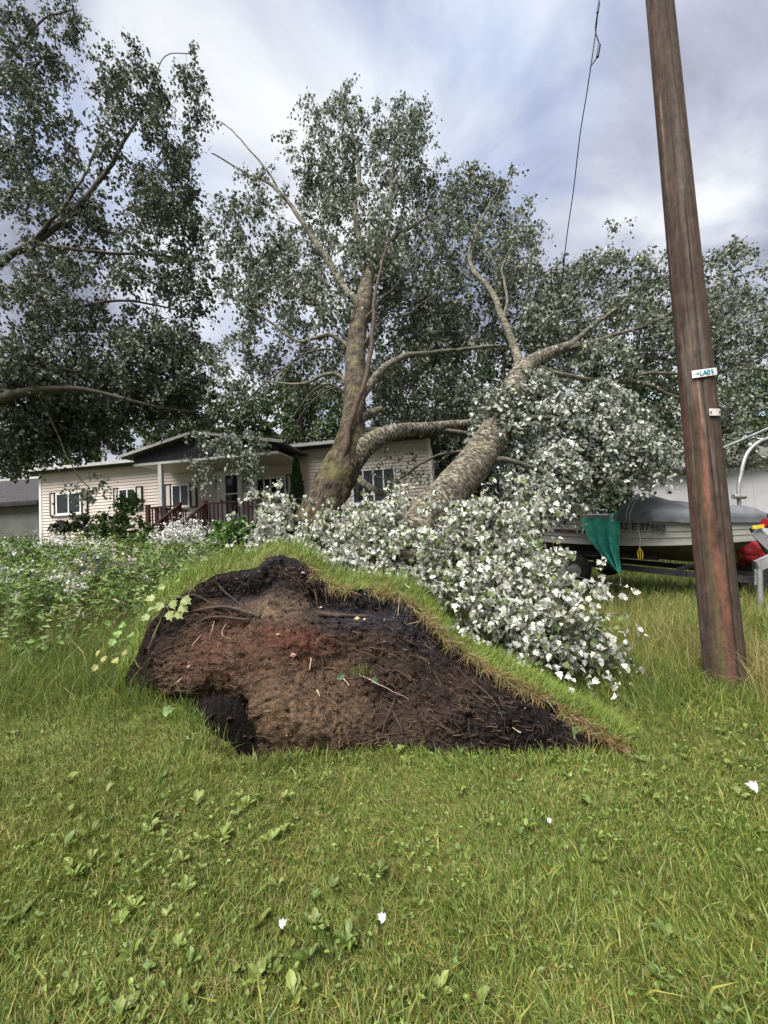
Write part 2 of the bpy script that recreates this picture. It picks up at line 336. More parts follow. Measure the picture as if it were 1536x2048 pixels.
t.links.new(n.outputs['Fac'], bp.inputs['Height']); t.links.new(bp.outputs[0], b.inputs['Normal']); M['pole'] = m

# ------------------------------------------------------------------ ground
def ground_z(x, y):
    x = np.asarray(x, float); y = np.asarray(y, float)
    rise = 0.165 * np.clip(y - 3.2, 0, 9.6) * sstep(2.6, 4.2, y)
    x0 = 0.7 + np.clip(y - 6, 0, 8) * 0.28
    w = 1 - 0.9 * sstep(x0, x0 + 2.4, x)
    z = rise * w + 0.03 * n2(x, y, 0.7, 5) + 0.012 * n2(x, y, 3.0, 8)
    z = z - 0.8 * np.exp(-(((x + 0.98) / 0.32) ** 2 + ((y - 3.28) / 0.28) ** 2) ** 1.5)
    return z
def on_ground(px, py, lift=0.0):
    d = ray(px, py); lo, hi = 0.8, 40.0
    ts = np.linspace(lo, hi, 4000); P = EYE + d * (ts / d[1])[:, None]
    below = P[:, 2] < ground_z(P[:, 0], P[:, 1]) + lift
    k = int(np.argmax(below)) if below.any() else len(ts) - 1
    return P[k]
gx = np.concatenate([-np.geomspace(500, 9.2, 26), np.arange(-9, 9.01, 0.12), np.geomspace(9.2, 500, 26)])
gy = np.concatenate([[-40, -10, -4], np.arange(-1, 16.01, 0.12), np.geomspace(16.5, 900, 30)])
GX, GY = np.meshgrid(gx, gy)
V = np.stack([GX.ravel(), GY.ravel(), ground_z(GX, GY).ravel()], -1)
o = obj('ground', V, gridq(len(gy), len(gx)), M['ground'], smooth=True)
tag(o, 'rough lawn ground sloping up towards the house', kind='structure')

# ------------------------------------------------------------------ uprooted root plate
RIM = [(246, 1376, 3.95), (254, 1346, 4.0), (282, 1302, 4.05), (300, 1246, 4.05), (330, 1208, 4.05), (380, 1177, 4.05), (425, 1154, 4.0), (470, 1144, 3.95),
       (522, 1138, 3.9), (532, 1124, 3.88), (562, 1118, 3.85), (600, 1124, 3.8), (626, 1144, 3.75), (642, 1166, 3.7), (685, 1182, 3.65), (740, 1178, 3.6),
       (792, 1190, 3.55), (830, 1212, 3.48), (852, 1238, 3.42), (900, 1290, 3.3), (960, 1330, 3.2), (1030, 1374, 3.08), (1100, 1408, 2.98), (1160, 1440, 2.9),
       (1216, 1472, 2.80), (1244, 1494, 2.74)]
BOT = [(246, 1388), (275, 1396), (330, 1402), (362, 1418), (392, 1444), (424, 1474), (462, 1506), (512, 1532), (560, 1530), (620, 1518), (700, 1504), (780, 1502),
       (840, 1508), (890, 1526), (950, 1518), (1030, 1508), (1100, 1506), (1160, 1508), (1216, 1510), (1244, 1508)]
def resample(P, n, keyd=2):
    P = np.asarray(P, float); s = np.concatenate([[0], np.cumsum(np.linalg.norm(np.diff(P[:, :keyd], axis=0), axis=1))]); s /= s[-1]
    t = np.linspace(0, 1, n); return np.stack([np.interp(t, s, P[:, k]) for k in range(P.shape[1])], -1)
NS, NT = 330, 150
rim_px = resample(RIM, NS); bot_px = resample(BOT, NS)
rim = at(rim_px[:, 0], rim_px[:, 1], rim_px[:, 2])
bot_key = np.array([on_ground(px, py) for px, py in BOT]); bot_key[:, 1] = np.minimum(bot_key[:, 1], 4.0)
bk = resample(np.concatenate([np.array(BOT, float), bot_key], 1), NS)
bot = bk[:, 2:5].copy(); bot[:, 2] -= 0.06
# ragged rim
jag = 0.05 * vnoise(np.stack([np.arange(NS) * 0.06, np.zeros(NS), np.zeros(NS)], -1), 1, 2) + 0.02 * vnoise(np.stack([np.arange(NS) * 0.3, np.zeros(NS), np.zeros(NS)], -1), 1, 4)
rim[:, 2] += jag * sstep(0, 0.1, np.linspace(0, 1, NS)) * 0.8
tt = np.linspace(0, 1, NT)[None, :, None]
FACE = bot[:, None] + (rim - bot)[:, None] * tt
ux = np.gradient(FACE, axis=0); uy = np.gradient(FACE, axis=1)
FN = unit(np.cross(uy, ux)); FN = np.where((FN[..., 1:2] > 0), -FN, FN)
FN = unit(FN + np.array([0, -0.5, 0.1]))
S_ = np.linspace(0, 1, NS)[:, None]; T_ = np.linspace(0, 1, NT)[None]
fpx, fpy = proj(FACE)
taper = sstep(0, 0.12, S_) * sstep(0, 0.2, 1 - S_)
disp = 0.05 * np.sin(np.pi * np.clip(T_, 0, 1)) ** 0.7 * taper
def blob(cx, cy, rx, ry, p=2.0):
    j = 18 * vnoise(FACE, 4, 7) + 8 * vnoise(FACE, 11, 9)
    return np.exp(-((np.abs(fpx + j - cx) / rx) ** p + (np.abs(fpy + j - cy) / ry) ** p))
edge = np.minimum(sstep(0, 0.06, T_), sstep(0, 0.06, 1 - T_)) * taper
disp = disp - 0.60 * blob(452, 1474, 62, 66, 3) - 0.25 * blob(370, 1415, 60, 28) - 0.10 * blob(690, 1340, 90, 50) + 0.14 * blob(600, 1430, 110, 60) + 0.10 * blob(470, 1330, 90, 60)
disp = disp - 0.13 * blob(760, 1400, 60, 34) - 0.09 * blob(850, 1330, 50, 90) + 0.12 * blob(565, 1150, 40, 25) - 0.10 * blob(660, 1200, 70, 26) + 0.06 * blob(1000, 1430, 60, 40) - 0.1 * blob(900, 1490, 40, 30)
rough_n = 0.045 * fbm(FACE, 3.2, 3, 21) + 0.012 * (1 - 2 * np.abs(fbm(FACE, 8, 3, 31))) + 0.012 * fbm(FACE, 22, 2, 41) + 0.012 * vnoise(FACE, 60, 51) + 0.012 * (1 - 2 * np.abs(vnoise(FACE * np.array([1, 1, 0.5]), 34, 53)))
crag = np.clip(fbm(FACE * np.array([1, 1, 0.6]), 9, 3, 77), 0, 1) * 0.03
led = fbm(FACE * np.array([1, 1, 1.4]), 3.5, 3, 88) * 3; crag = crag + 0.02 * (np.floor(led) + sstep(0.6, 1.0, led - np.floor(led)))
crag = crag - 0.13 * np.exp(-(((1 - T_) - 0.13) / 0.07) ** 2) * sstep(0.08, 0.2, S_) * sstep(0, 0.1, 1 - S_) * (0.6 + 0.5 * vnoise(FACE, 2.5, 66))
disp = disp + (rough_n + crag) * (0.25 + 0.75 * edge)
FACE = FACE + FN * disp[..., None]
# soil colours: sand, clay, black topsoil, gravel; the lower-left hollow's shade is painted in
C_main = np.array([0.062, 0.039, 0.026]); col = np.tile(C_main, (NS, NT, 1))
def lay(colr, w):
    global col
    w = np.clip(w, 0, 1)[..., None]; col = col * (1 - w) + np.array(colr) * w
lay((0.115, 0.075, 0.045), 0.85 * blob(590, 1430, 190, 80)); lay((0.095, 0.055, 0.036), 0.8 * blob(470, 1320, 110, 60)); lay((0.085, 0.038, 0.026), 0.6 * blob(420, 1300, 60, 60))
lay((0.095, 0.036, 0.024), 0.9 * blob(600, 1280, 70, 34)); lay((0.10, 0.04, 0.026), 0.9 * blob(470, 1225, 60, 30)); lay((0.12, 0.04, 0.025), 0.8 * blob(860, 1425, 26, 22))
lay((0.125, 0.088, 0.06), 1.0 * blob(535, 1205, 70, 34))
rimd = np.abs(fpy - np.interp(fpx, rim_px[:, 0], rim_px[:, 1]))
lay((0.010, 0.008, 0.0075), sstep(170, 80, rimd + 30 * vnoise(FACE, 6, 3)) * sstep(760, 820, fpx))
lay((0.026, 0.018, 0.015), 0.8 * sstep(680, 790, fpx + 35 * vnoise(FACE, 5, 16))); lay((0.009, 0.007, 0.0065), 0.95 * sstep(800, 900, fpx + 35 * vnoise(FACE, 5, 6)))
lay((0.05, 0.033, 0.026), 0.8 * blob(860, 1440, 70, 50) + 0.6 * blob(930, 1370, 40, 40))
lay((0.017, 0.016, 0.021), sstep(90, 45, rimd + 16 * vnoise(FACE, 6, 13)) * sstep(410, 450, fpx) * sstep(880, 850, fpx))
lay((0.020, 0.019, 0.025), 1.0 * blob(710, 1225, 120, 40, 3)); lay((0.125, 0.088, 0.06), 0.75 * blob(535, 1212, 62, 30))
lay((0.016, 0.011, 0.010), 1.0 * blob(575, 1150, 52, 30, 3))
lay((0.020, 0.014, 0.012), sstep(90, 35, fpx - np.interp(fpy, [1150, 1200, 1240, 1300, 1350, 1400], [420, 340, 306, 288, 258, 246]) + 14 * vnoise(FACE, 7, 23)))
lay((0.02, 0.015, 0.012), 0.9 * blob(400, 1250, 60, 30)); lay((0.006, 0.005, 0.005), 1.2 * blob(455, 1480, 60, 70, 3)); lay((0.012, 0.009, 0.008), 0.9 * blob(345, 1398, 60, 22))  # lower-left hollow painted near black as its shade
lay((0.012, 0.010, 0.009), sstep(0.06, 0.0, T_ + 0.02 * vnoise(FACE, 9, 2)) * 0.8 * np.ones_like(S_))  # darker band along the foot
sp = vnoise(FACE, 45, 61)[..., None]; col = col * (0.74 + 0.3 * sp)
ROOT_LOC = np.array([-0.4, 3.2, 0.0])
plate = thing('root_plate', 'uprooted root plate of torn brown and black soil standing up from the lawn', 'root plate', ROOT_LOC)
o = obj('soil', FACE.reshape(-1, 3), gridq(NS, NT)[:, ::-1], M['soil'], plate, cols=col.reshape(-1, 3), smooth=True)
# turf behind the rim: the lifted lawn, sloping back down to the ground
NB = 26
bt = np.linspace(0, 1, NB)[None, :, None]
s1 = np.linspace(0, 1, NS)
bdir = np.stack([np.interp(s1, [0, 0.2, 0.45, 0.7, 1], [-0.75, -0.55, 0.0, 0.35, 0.55]), np.interp(s1, [0, 0.2, 0.45, 1], [0.65, 0.85, 1, 0.85]), np.zeros(NS)], -1)
blen = np.interp(s1, [0, 0.08, 0.3, 0.55, 0.9, 1], [0.25, 0.8, 1.5, 1.5, 0.8, 0.3])[:, None, None]
TURF = rim[:, None] + bdir[:, None] * blen * bt
gz = ground_z(TURF[..., 0], TURF[..., 1]) - 0.03
fall = 1 - sstep(0.10, 1.0, bt[..., 0])
hump = 0.10 * np.sin(np.pi * np.clip(bt[..., 0] * 1.6, 0, 1)) * np.interp(s1, [0, 0.1, 0.35, 0.6, 1], [0.1, 0.6, 1.0, 0.4, 0.1])[:, None]
TURF[..., 2] = gz + (rim[:, None, 2] - gz[:, :1] + 0.012) * fall + hump + 0.03 * vnoise(TURF, 3, 4) * np.minimum(1, bt[..., 0] * 6)
o = obj('turf', TURF.reshape(-1, 3), gridq(NS, NB), M['ground'], plate, smooth=True)
NU = 60; ut = np.linspace(0, 1, NU)[None, :, None]                  # torn pit floor under the plate, coloured near black for the hollow's shade
UND = bot[:, None] + (rim[:, None] * np.array([1, 1, 0]) + np.array([0, 0.75, 0]) - bot[:, None] * np.array([1, 1, 0])) * ut * np.array([1, 1, 0])
UND[..., 2] = ground_z(UND[..., 0], UND[..., 1]) + 0.15 * sstep(0.0, 0.07, ut[..., 0]) * np.exp(-((UND[..., 0] + 0.98) / 0.7) ** 4) + 0.07 * sstep(0.0, 0.12, ut[..., 0]) - 0.02 + (0.05 * fbm(UND, 9, 3, 4) + 0.02 * vnoise(UND, 40, 6)) * sstep(0, 0.1, ut[..., 0])
obj('pit_soil_shade', UND.reshape(-1, 3), gridq(NS, NU), M['soil'], plate, cols=np.tile((0.007, 0.0055, 0.005), (NS * NU, 1)), smooth=True)
def face_pt(px, py, lift=0.015):
    fx, fy = proj(FACE.reshape(-1, 3)); k = int(np.argmin((fx - px) ** 2 + (fy - py) ** 2))
    return FACE.reshape(-1, 3)[k] + FN.reshape(-1, 3)[k] * lift
ROOTS = [([(520, 1232), (470, 1216), (420, 1218), (360, 1236), (338, 1256)], 0.016, 'root', 0.05), ([(430, 1150), (450, 1180), (500, 1222)], 0.009, 'root', 0.04), ([(345, 1188), (395, 1190), (440, 1215)], 0.008, 'root', 0.05),
         ([(640, 1228), (690, 1232), (740, 1233)], 0.02, 'root', 0.03), ([(500, 1240), (430, 1236), (360, 1262)], 0.010, 'root', 0.03), ([(318, 1250), (306, 1290), (300, 1330)], 0.007, 'root', 0.04),
         ([(318, 1285), (300, 1330), (292, 1370)], 0.006, 'root', 0.03), ([(940, 1360), (980, 1400), (1020, 1460)], 0.005, 'root', 0.05), ([(712, 1345), (760, 1374), (818, 1397)], 0.005, 'root_pale', 0.09),
         ([(432, 1240), (428, 1262), (418, 1275)], 0.004, 'root_pale', 0.05), ([(452, 1245), (448, 1268), (464, 1280)], 0.004, 'root_pale', 0.06), ([(402, 1270), (390, 1290), (384, 1300)], 0.004, 'root_pale', 0.04),
         ([(622, 1318), (620, 1342)], 0.009, 'root_pale', 0.05), ([(690, 1360), (700, 1372)], 0.006, 'root_pale', 0.04), ([(634, 1380), (640, 1392)], 0.008, 'root_pale', 0.03), ([(366, 1362), (374, 1352)], 0.009, 'root_pale', 0.05),
         ([(420, 1396), (422, 1410)], 0.008, 'root_pale', 0.05), ([(350, 1395), (340, 1412)], 0.008, 'root_pale', 0.05), ([(640, 1405), (655, 1450), (690, 1500)], 0.007, 'root', 0.03), ([(780, 1410), (800, 1450), (812, 1490)], 0.006, 'root', 0.04),
         ([(790, 1395), (770, 1440), (765, 1480)], 0.005, 'root', 0.05), ([(560, 1440), (575, 1470)], 0.012, 'root_pale', 0.03), ([(800, 1195), (798, 1232)], 0.004, 'root_pale', 0.05), ([(855, 1225), (840, 1245), (815, 1250)], 0.004, 'root_pale', 0.06),
         ([(856, 1212), (862, 1240), (850, 1270)], 0.005, 'root_pale', 0.07), ([(1040, 1465), (1022, 1455)], 0.007, 'root_pale', 0.03), ([(630, 1185), (636, 1210)], 0.004, 'root_pale', 0.06), ([(652, 1180), (655, 1208)], 0.004, 'root_pale', 0.06)]
for pts, rad, mk, lift in ROOTS:
    P = np.array([face_pt(a, b, lift if 0 < i < len(pts) - 1 or len(pts) == 2 else 0.0) for i, (a, b) in enumerate(pts)])
    P = catmull(P, 5); P = P + 0.008 * np.stack([vnoise(P, 14, k) for k in range(3)], -1)
    MB().tube(P, rad * (0.62 if mk == 'root_pale' else 1.15) * np.linspace(1.1, 0.45, len(P)), 7).build('root', M[mk], plate, True)
rr = np.random.default_rng(4)
V, C = [], []
for k in range(420):                                            # hair roots hanging from the face and the rim
    if k < 240: px = rr.uniform(300, 1200); py = np.interp(px, rim_px[:, 0], rim_px[:, 1]) + rr.uniform(6, 26)
    else: px = rr.uniform(300, 1150); lo_ = np.interp(px, rim_px[:, 0], rim_px[:, 1]); py = rr.uniform(lo_ + 20, 1490)
    p = face_pt(px, py, 0.0); L = rr.uniform(0.05, 0.2); d = np.array([rr.normal() * 0.4, -0.35 + rr.normal() * 0.2, -1])
    s = np.linspace(0, 1, 5)[:, None]; V.append(p + unit(d) * L * s + np.array([rr.normal() * 0.05, -0.03, 0.03]) * np.sin(s * 3))
V = np.array(V); v, q = tubes_batch(V, np.linspace(0.0028, 0.0012, 5)[None].repeat(len(V), 0), 3)
tag(obj('hair_roots', v, q, M['root'], plate), kind='stuff')
V = []
for k in range(1100):                                           # matted rootlets lying on the torn face
    i = int(np.clip(NS * rr.beta(1.7, 2.6), 10, NS - 10)); j = rr.integers(4, NT - 4); di = rr.normal() * 7; dj = rr.normal() * 5; pts = []
    for s_ in np.linspace(0, 1, 5):
        a_ = int(np.clip(i + di * s_ + rr.normal() * 0.8, 0, NS - 1)); b_ = int(np.clip(j + dj * s_ + rr.normal() * 0.8, 0, NT - 1)); pts.append(FACE[a_, b_] + FN[a_, b_] * (0.006 + 0.014 * rr.random()))
    V.append(pts)
V = np.array(V); v, q = tubes_batch(V, np.linspace(0.0024, 0.001, 5)[None].repeat(len(V), 0) * rr.uniform(0.6, 1.5, (len(V), 1)), 3)
tag(obj('matted_rootlets', v, q, M['rootlet'], plate), kind='stuff')
Vs, Fs, Cs, nn = [], [], [], 0
for k in range(420):
    i = rr.integers(30, 130); j = rr.integers(2, NU // 2); p, f = (lambda q: (q * rr.uniform(0.6, 1.2, (1, 3)), np.array([[0, 2, 4], [2, 1, 4], [1, 3, 4], [3, 0, 4], [2, 0, 5], [1, 2, 5], [3, 1, 5], [0, 3, 5]])))(np.array([[1, 0, 0], [-1, 0, 0], [0, 1, 0], [0, -1, 0], [0, 0, 1], [0, 0, -1.0]]) + rr.normal(size=(6, 3)) * 0.25)
    Vs.append(UND[i, j] + p * (0.006 + 0.03 * rr.random() ** 3)); Fs.append(f + nn); nn += 6; Cs.append(np.tile(np.array((0.03, 0.02, 0.015)) * rr.uniform(0.3, 1.4), (6, 1)))
tag(obj('pit_crumbs', np.concatenate(Vs), np.concatenate(Fs), M['soil'], plate, cols=np.concatenate(Cs)), kind='stuff')
# pebbles: the biggest as parts, gravel specks as one mass
def pebble(seed, n=1):
    r_ = np.random.default_rng(seed); bpy_v = []
    p = np.array([[1, 0, 0], [-1, 0, 0], [0, 1, 0], [0, -1, 0], [0, 0, 1], [0, 0, -1.0]]) * r_.uniform(0.6, 1.1, (6, 3)) + r_.normal(size=(6, 3)) * 0.15
    f = np.array([[0, 2, 4], [2, 1, 4], [1, 3, 4], [3, 0, 4], [2, 0, 5], [1, 2, 5], [3, 1, 5], [0, 3, 5]]); return p, f
Vs, Fs, Cs, nn = [], [], [], 0
for k in range(1500):
    if k < 1050: px = rr.uniform(430, 870); py = np.interp(px, rim_px[:, 0], rim_px[:, 1]) + abs(rr.normal()) * 36 + 4
    else: px = rr.uniform(300, 1210); lo_ = np.interp(px, rim_px[:, 0], rim_px[:, 1]); py = rr.uniform(lo_, 1495)
    a_ = int(np.argmin(np.abs(rim_px[:, 0] - px))); j = int(np.clip((py - bot_px[a_, 1]) / (rim_px[a_, 1] - bot_px[a_, 1] + 1e-6), 0, 1) * (NT - 1))
    p, f = pebble(k % 40); s = rr.choice([0.004, 0.006, 0.009, 0.014], p=[0.45, 0.33, 0.17, 0.05])
    Vs.append(FACE[a_, j] + p * s); Fs.append(f + nn); nn += 6
    c = rr.choice(4, p=[0.72, 0.18, 0.07, 0.03]); Cs.append(np.tile([(0.022, 0.02, 0.026), (0.05, 0.045, 0.042), (0.13, 0.11, 0.09), (0.42, 0.38, 0.34)][c], (6, 1)))
tag(obj('gravel', np.concatenate(Vs), np.concatenate(Fs), M['stone'], plate, cols=np.concatenate(Cs)), kind='stuff')
for k, (px, py, s, c) in enumerate([(588, 1310, 0.028, (0.3, 0.19, 0.15)), (714, 1238, 0.026, (0.36, 0.25, 0.16)), (727, 1240, 0.02, (0.4, 0.33, 0.26)), (605, 1146, 0.014, (0.3, 0.22, 0.2)), (380, 1335, 0.026, (0.22, 0.16, 0.11)), (475, 1332, 0.022, (0.25, 0.18, 0.14)), (642, 1216, 0.012, (0.5, 0.45, 0.42)), (560, 1270, 0.018, (0.2, 0.14, 0.1)), (810, 1300, 0.02, (0.05, 0.045, 0.045)), (770, 1285, 0.016, (0.06, 0.05, 0.05))]):
    p, f = pebble(90 + k); obj('stone', face_pt(px, py, 0.012) + p * s * np.array([1.3, 0.8, 0.9]), f, M['stone'], plate, cols=np.tile(c, (6, 1)))
# loose clods of soil sitting on the face and along the foot
Vs, Fs, Cs, nn = [], [], [], 0
for k in range(2200):
    i = rr.integers(8, NS - 8); j = int(NT * rr.random() ** 1.3); j = min(j, NT - 1)
    p, f = pebble(k % 60); s = 0.004 + 0.022 * rr.random() ** 4 * (1.3 if j < 10 else 1)
    Vs.append(FACE[i, j] + FN[i, j] * 0.004 + p * s); Fs.append(f + nn); nn += 6; Cs.append(np.tile(col[i, j] * rr.uniform(0.7, 1.3), (6, 1)))
tag(obj('soil_clods', np.concatenate(Vs), np.concatenate(Fs), M['soil'], plate, cols=np.concatenate(Cs), smooth=True), kind='stuff')

# ------------------------------------------------------------------ leaves
LEAF_S = (np.array([[0, 0, 0], [0.45, 0.36, 0.10], [1, 0, -0.05], [0.45, -0.36, 0.10]]), [np.array([[0, 1, 2], [0, 2, 3]])])
LEAF_L = (np.array([[0, 0, 0], [0.12, 0.30, 0.05], [0.30, 0.50, 0.06], [0.42, 0.33, 0.06], [0.70, 0.34, 0.02], [0.72, 0.16, 0.02], [1.0, 0, -0.12], [0.72, -0.16, 0.02], [0.70, -0.34, 0.02], [0.42, -0.33, 0.06], [0.30, -0.50, 0.06], [0.12, -0.30, 0.05], [0.45, 0, -0.03]]),
          [np.array([[12, i, (i + 1) % 12] for i in range(12)])])
LEAF_W = (np.array([[0, 0, 0], [0.3, 0.15, 0.03], [0.65, 0.17, 0.05], [1, 0, -0.08], [0.65, -0.17, 0.05], [0.3, -0.15, 0.03]]), [np.array([[0, 1, 2, 3], [0, 3, 4, 5]])])
def leaf_frames(axis, normal):
    x = unit(axis); z = unit(normal - x * np.sum(normal * x, -1, keepdims=True)); return x, np.cross(z, x), z
def leaves(pos, axis, normal, size, col, tmpl=LEAF_S):
    t, fs = tmpl; x, y, z = leaf_frames(axis, normal); s = size[:, None, None]
    v = pos[:, None] + s * (t[None, :, 0:1] * x[:, None] + t[None, :, 1:2] * y[:, None] + t[None, :, 2:3] * z[:, None])
    k = len(t); off = (np.arange(len(pos)) * k)[:, None, None]
    return v.reshape(-1, 3), [(f[None] + off).reshape(-1, f.shape[1]) for f in fs], np.repeat(col, k, 0)
# ------------------------------------------------------------------ grass
def blades(root, height, width, lean, col, yaw=None, rng=RNG, curl=0.6):
    """root (n,3), lean (n,2) horizontal tip offset relative to height"""
    n = len(root); yaw = rng.uniform(0, 2 * np.pi, n) if yaw is None else yaw
    side = np.stack([np.cos(yaw), np.sin(yaw), np.zeros(n)], -1) * (width / 2)[:, None]
    up = np.array([0, 0, 1.0]); L3 = np.concatenate([lean, np.zeros((n, 1))], 1)
    k = np.sqrt(np.maximum(1 - (np.linalg.norm(lean, axis=1) * 0.8) ** 2, 0.12))[:, None]
    mid = root + (up * k * 0.55 + L3 * 0.28) * height[:, None]
    tip = root + (up * k * (1 - 0.25 * curl * np.linalg.norm(lean, axis=1, keepdims=True)) + L3) * height[:, None]
    v = np.stack([root - side, root + side, mid - side * 0.8, mid + side * 0.8, tip], 1).reshape(-1, 3)
    b = (np.arange(n) * 5)[:, None]
    q = b + np.array([[0, 1, 3, 2]]); t3 = b + np.array([[2, 3, 4]])
    c = np.stack([col * 0.85, col * 0.85, col, col, col * 1.1 + np.array([0.01, 0.006, 0])], 1).reshape(-1, 3)  # shade at the root put into the colour, tip yellowed
    return v, q, t3, c
def grass_obj(name, parts, parent=None):
    V, Q, T, C, n = [], [], [], [], 0
    for v, q, t3, c in parts:
        V.append(v); Q.append(q + n); T.append(t3 + n); C.append(c); n += len(v)
    return obj(name, np.concatenate(V), [np.concatenate(Q), np.concatenate(T)], M['blade'], parent, np.concatenate(C))
G_GREEN, G_DEEP, G_OLIVE, G_STRAW, G_RUST = [np.array(c) for c in ((0.132, 0.19, 0.034), (0.092, 0.15, 0.026), (0.21, 0.212, 0.05), (0.36, 0.31, 0.13), (0.19, 0.10, 0.045))]
def grass_cols(x, y, rng, dry=0.0):
    n = len(x); w = n2(x, y, 1.3, 3) + 0.7 * n2(x, y, 4.0, 6)
    u = rng.random(n) + 0.28 * w + dry
    c = np.where((u < 0.24)[:, None], G_DEEP, np.where((u < 0.68)[:, None], G_GREEN, np.where((u < 1.06)[:, None], G_OLIVE, G_STRAW)))
    return c * rng.uniform(0.7, 1.3, (n, 1))
_bx = bk[:, 2]; _by = bk[:, 3]
_ord = np.argsort(_bx); _bx, _by = _bx[_ord], _by[_ord]
_rx = rim[np.argsort(rim[:, 0])]
def under_plate(x, y):
    inside = (x > _bx[0] - 0.05) & (x < _bx[-1] + 0.02)
    yb = np.interp(x, _bx, _by); yr = np.interp(x, _rx[:, 0], _rx[:, 1])
    return inside & (y > yb + 0.05) & (y < np.maximum(yr, yb) + 0.55)
def lawn_points(n, y0, y1, rng, power=1.0, wide=1.12):
    y = y0 * (y1 / y0) ** (rng.random(n) ** power); x = rng.uniform(-1, 1, n) * (y * wide + 0.5)
    pit = (((x + 0.98) / 0.36) ** 2 + ((y - 3.30) / 0.30) ** 2) < 1
    k = ~under_plate(x, y) & ~pit; return x[k], y[k]
g1 = np.random.default_rng(21)
parts = []
x, y = lawn_points(190000, 0.9, 6.5, g1)
near = np.interp(x, _bx, _by) - y
tall = sstep(0.3, 0.02, np.abs(near)) * ((x > _bx[0]) & (x < _bx[-1] + 0.1)) * (0.35 + 0.65 * sstep(-0.1, 0.3, n2(x, y, 3.0, 55)))
long_l = sstep(-1.2, -2.4, x) * sstep(3.2, 4.4, y)
long_r = sstep(1.2, 2.3, x) * sstep(2.6, 3.6, y)
hh = (0.045 + 0.035 * g1.random(len(x)) ** 1.5) * (1 + 0.5 * n2(x, y, 1.6, 12)) * (1 + 1.3 * tall + 1.8 * long_l + 1.2 * long_r)
ln = np.stack([g1.normal(size=len(x)), g1.normal(size=len(x))], 1) * 0.42 + np.stack([n2(x, y, 0.9, 14), n2(x, y, 0.9, 15)], 1) * 0.9
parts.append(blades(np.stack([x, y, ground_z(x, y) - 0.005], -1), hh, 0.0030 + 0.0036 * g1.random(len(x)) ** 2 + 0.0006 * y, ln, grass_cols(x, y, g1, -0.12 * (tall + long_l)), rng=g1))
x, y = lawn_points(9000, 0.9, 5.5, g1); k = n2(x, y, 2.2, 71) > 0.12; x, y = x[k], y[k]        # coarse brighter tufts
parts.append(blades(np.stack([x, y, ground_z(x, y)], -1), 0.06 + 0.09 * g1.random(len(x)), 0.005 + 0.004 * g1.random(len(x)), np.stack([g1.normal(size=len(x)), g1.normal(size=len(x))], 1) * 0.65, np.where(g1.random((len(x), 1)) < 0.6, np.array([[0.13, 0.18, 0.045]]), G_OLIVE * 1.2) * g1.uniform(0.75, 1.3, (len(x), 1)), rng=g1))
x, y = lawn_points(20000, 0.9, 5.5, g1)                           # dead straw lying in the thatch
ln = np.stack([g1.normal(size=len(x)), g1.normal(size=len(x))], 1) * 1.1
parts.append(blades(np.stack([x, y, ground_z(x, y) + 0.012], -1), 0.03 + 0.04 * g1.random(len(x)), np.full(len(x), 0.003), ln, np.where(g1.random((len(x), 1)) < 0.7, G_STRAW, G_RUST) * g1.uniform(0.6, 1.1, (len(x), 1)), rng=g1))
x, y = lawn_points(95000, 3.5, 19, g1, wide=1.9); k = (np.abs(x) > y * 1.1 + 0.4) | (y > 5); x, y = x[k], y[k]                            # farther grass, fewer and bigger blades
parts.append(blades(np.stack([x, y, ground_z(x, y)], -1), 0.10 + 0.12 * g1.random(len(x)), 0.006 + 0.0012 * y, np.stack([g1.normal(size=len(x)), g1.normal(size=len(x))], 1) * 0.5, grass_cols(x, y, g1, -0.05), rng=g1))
tag(grass_obj('lawn_grass', parts), 'uneven green lawn grass with straw patches around the root plate', 'grass', kind='stuff')
# grass on the lifted turf, combed back, with a rusty fringe at the torn edge
ii = g1.integers(0, NS, 34000); jj = (NB - 1) * g1.random(34000) ** 1.2
j0 = jj.astype(int); fr = (jj - j0)[:, None]; P = TURF[ii, j0] * (1 - fr) + TURF[ii, np.minimum(j0 + 1, NB - 1)] * fr + g1.normal(size=(34000, 3)) * np.array([0.012, 0.012, 0])
back = bdir[ii][:, :2]; right_side = (ii / NS > 0.5)[:, None]
lean = back * 0.35 + g1.normal(size=(34000, 2)) * 0.35 + np.where(right_side, np.array([[0.75, -0.15]]), np.array([[0.6, 0.1]])) * g1.random((34000, 1)) * 1.3
hgt = (0.04 + 0.19 * g1.random(34000) ** 1.9) * np.where(ii / NS > 0.5, 0.75, 1.0) * (1 + 0.6 * vnoise(P, 2.2, 4)) * (0.5 + 0.5 * sstep(0, 3, jj)) * np.interp(ii / NS, [0, 0.1, 0.3, 0.45, 0.6, 1], [0.8, 1.1, 0.9, 0.7, 1.0, 0.75])
lush = np.where(g1.random((34000, 1)) < 0.55, G_GREEN * 1.15, np.where(g1.random((34000, 1)) < 0.6, G_DEEP * 1.2, G_OLIVE)) * g1.uniform(0.75, 1.35, (34000, 1))
parts = [blades(P - np.array([0, 0, 0.01]), hgt, 0.004 + 0.003 * g1.random(34000), lean, lush, rng=g1)]
straw_k = g1.random((len(P), 1)) < 0.12
tag(grass_obj('turf_grass', parts, plate), kind='stuff')
n_ = 7000; ii = np.clip((NS * g1.beta(1.5, 1.0, n_)).astype(int), 14, NS - 1); msk = vnoise(rim[ii], 5, 3) + 0.5 * vnoise(rim[ii], 14, 5) + np.interp(ii / NS, [0, 0.3, 0.5, 0.6, 1], [-0.2, -0.5, 0.0, 0.4, 0.5]) > 0; ii = ii[msk]; n_ = len(ii)
P = rim[ii] + g1.normal(size=(n_, 3)) * np.array([0.02, 0.018, 0.012]) + np.array([0, -0.005, 0.01])
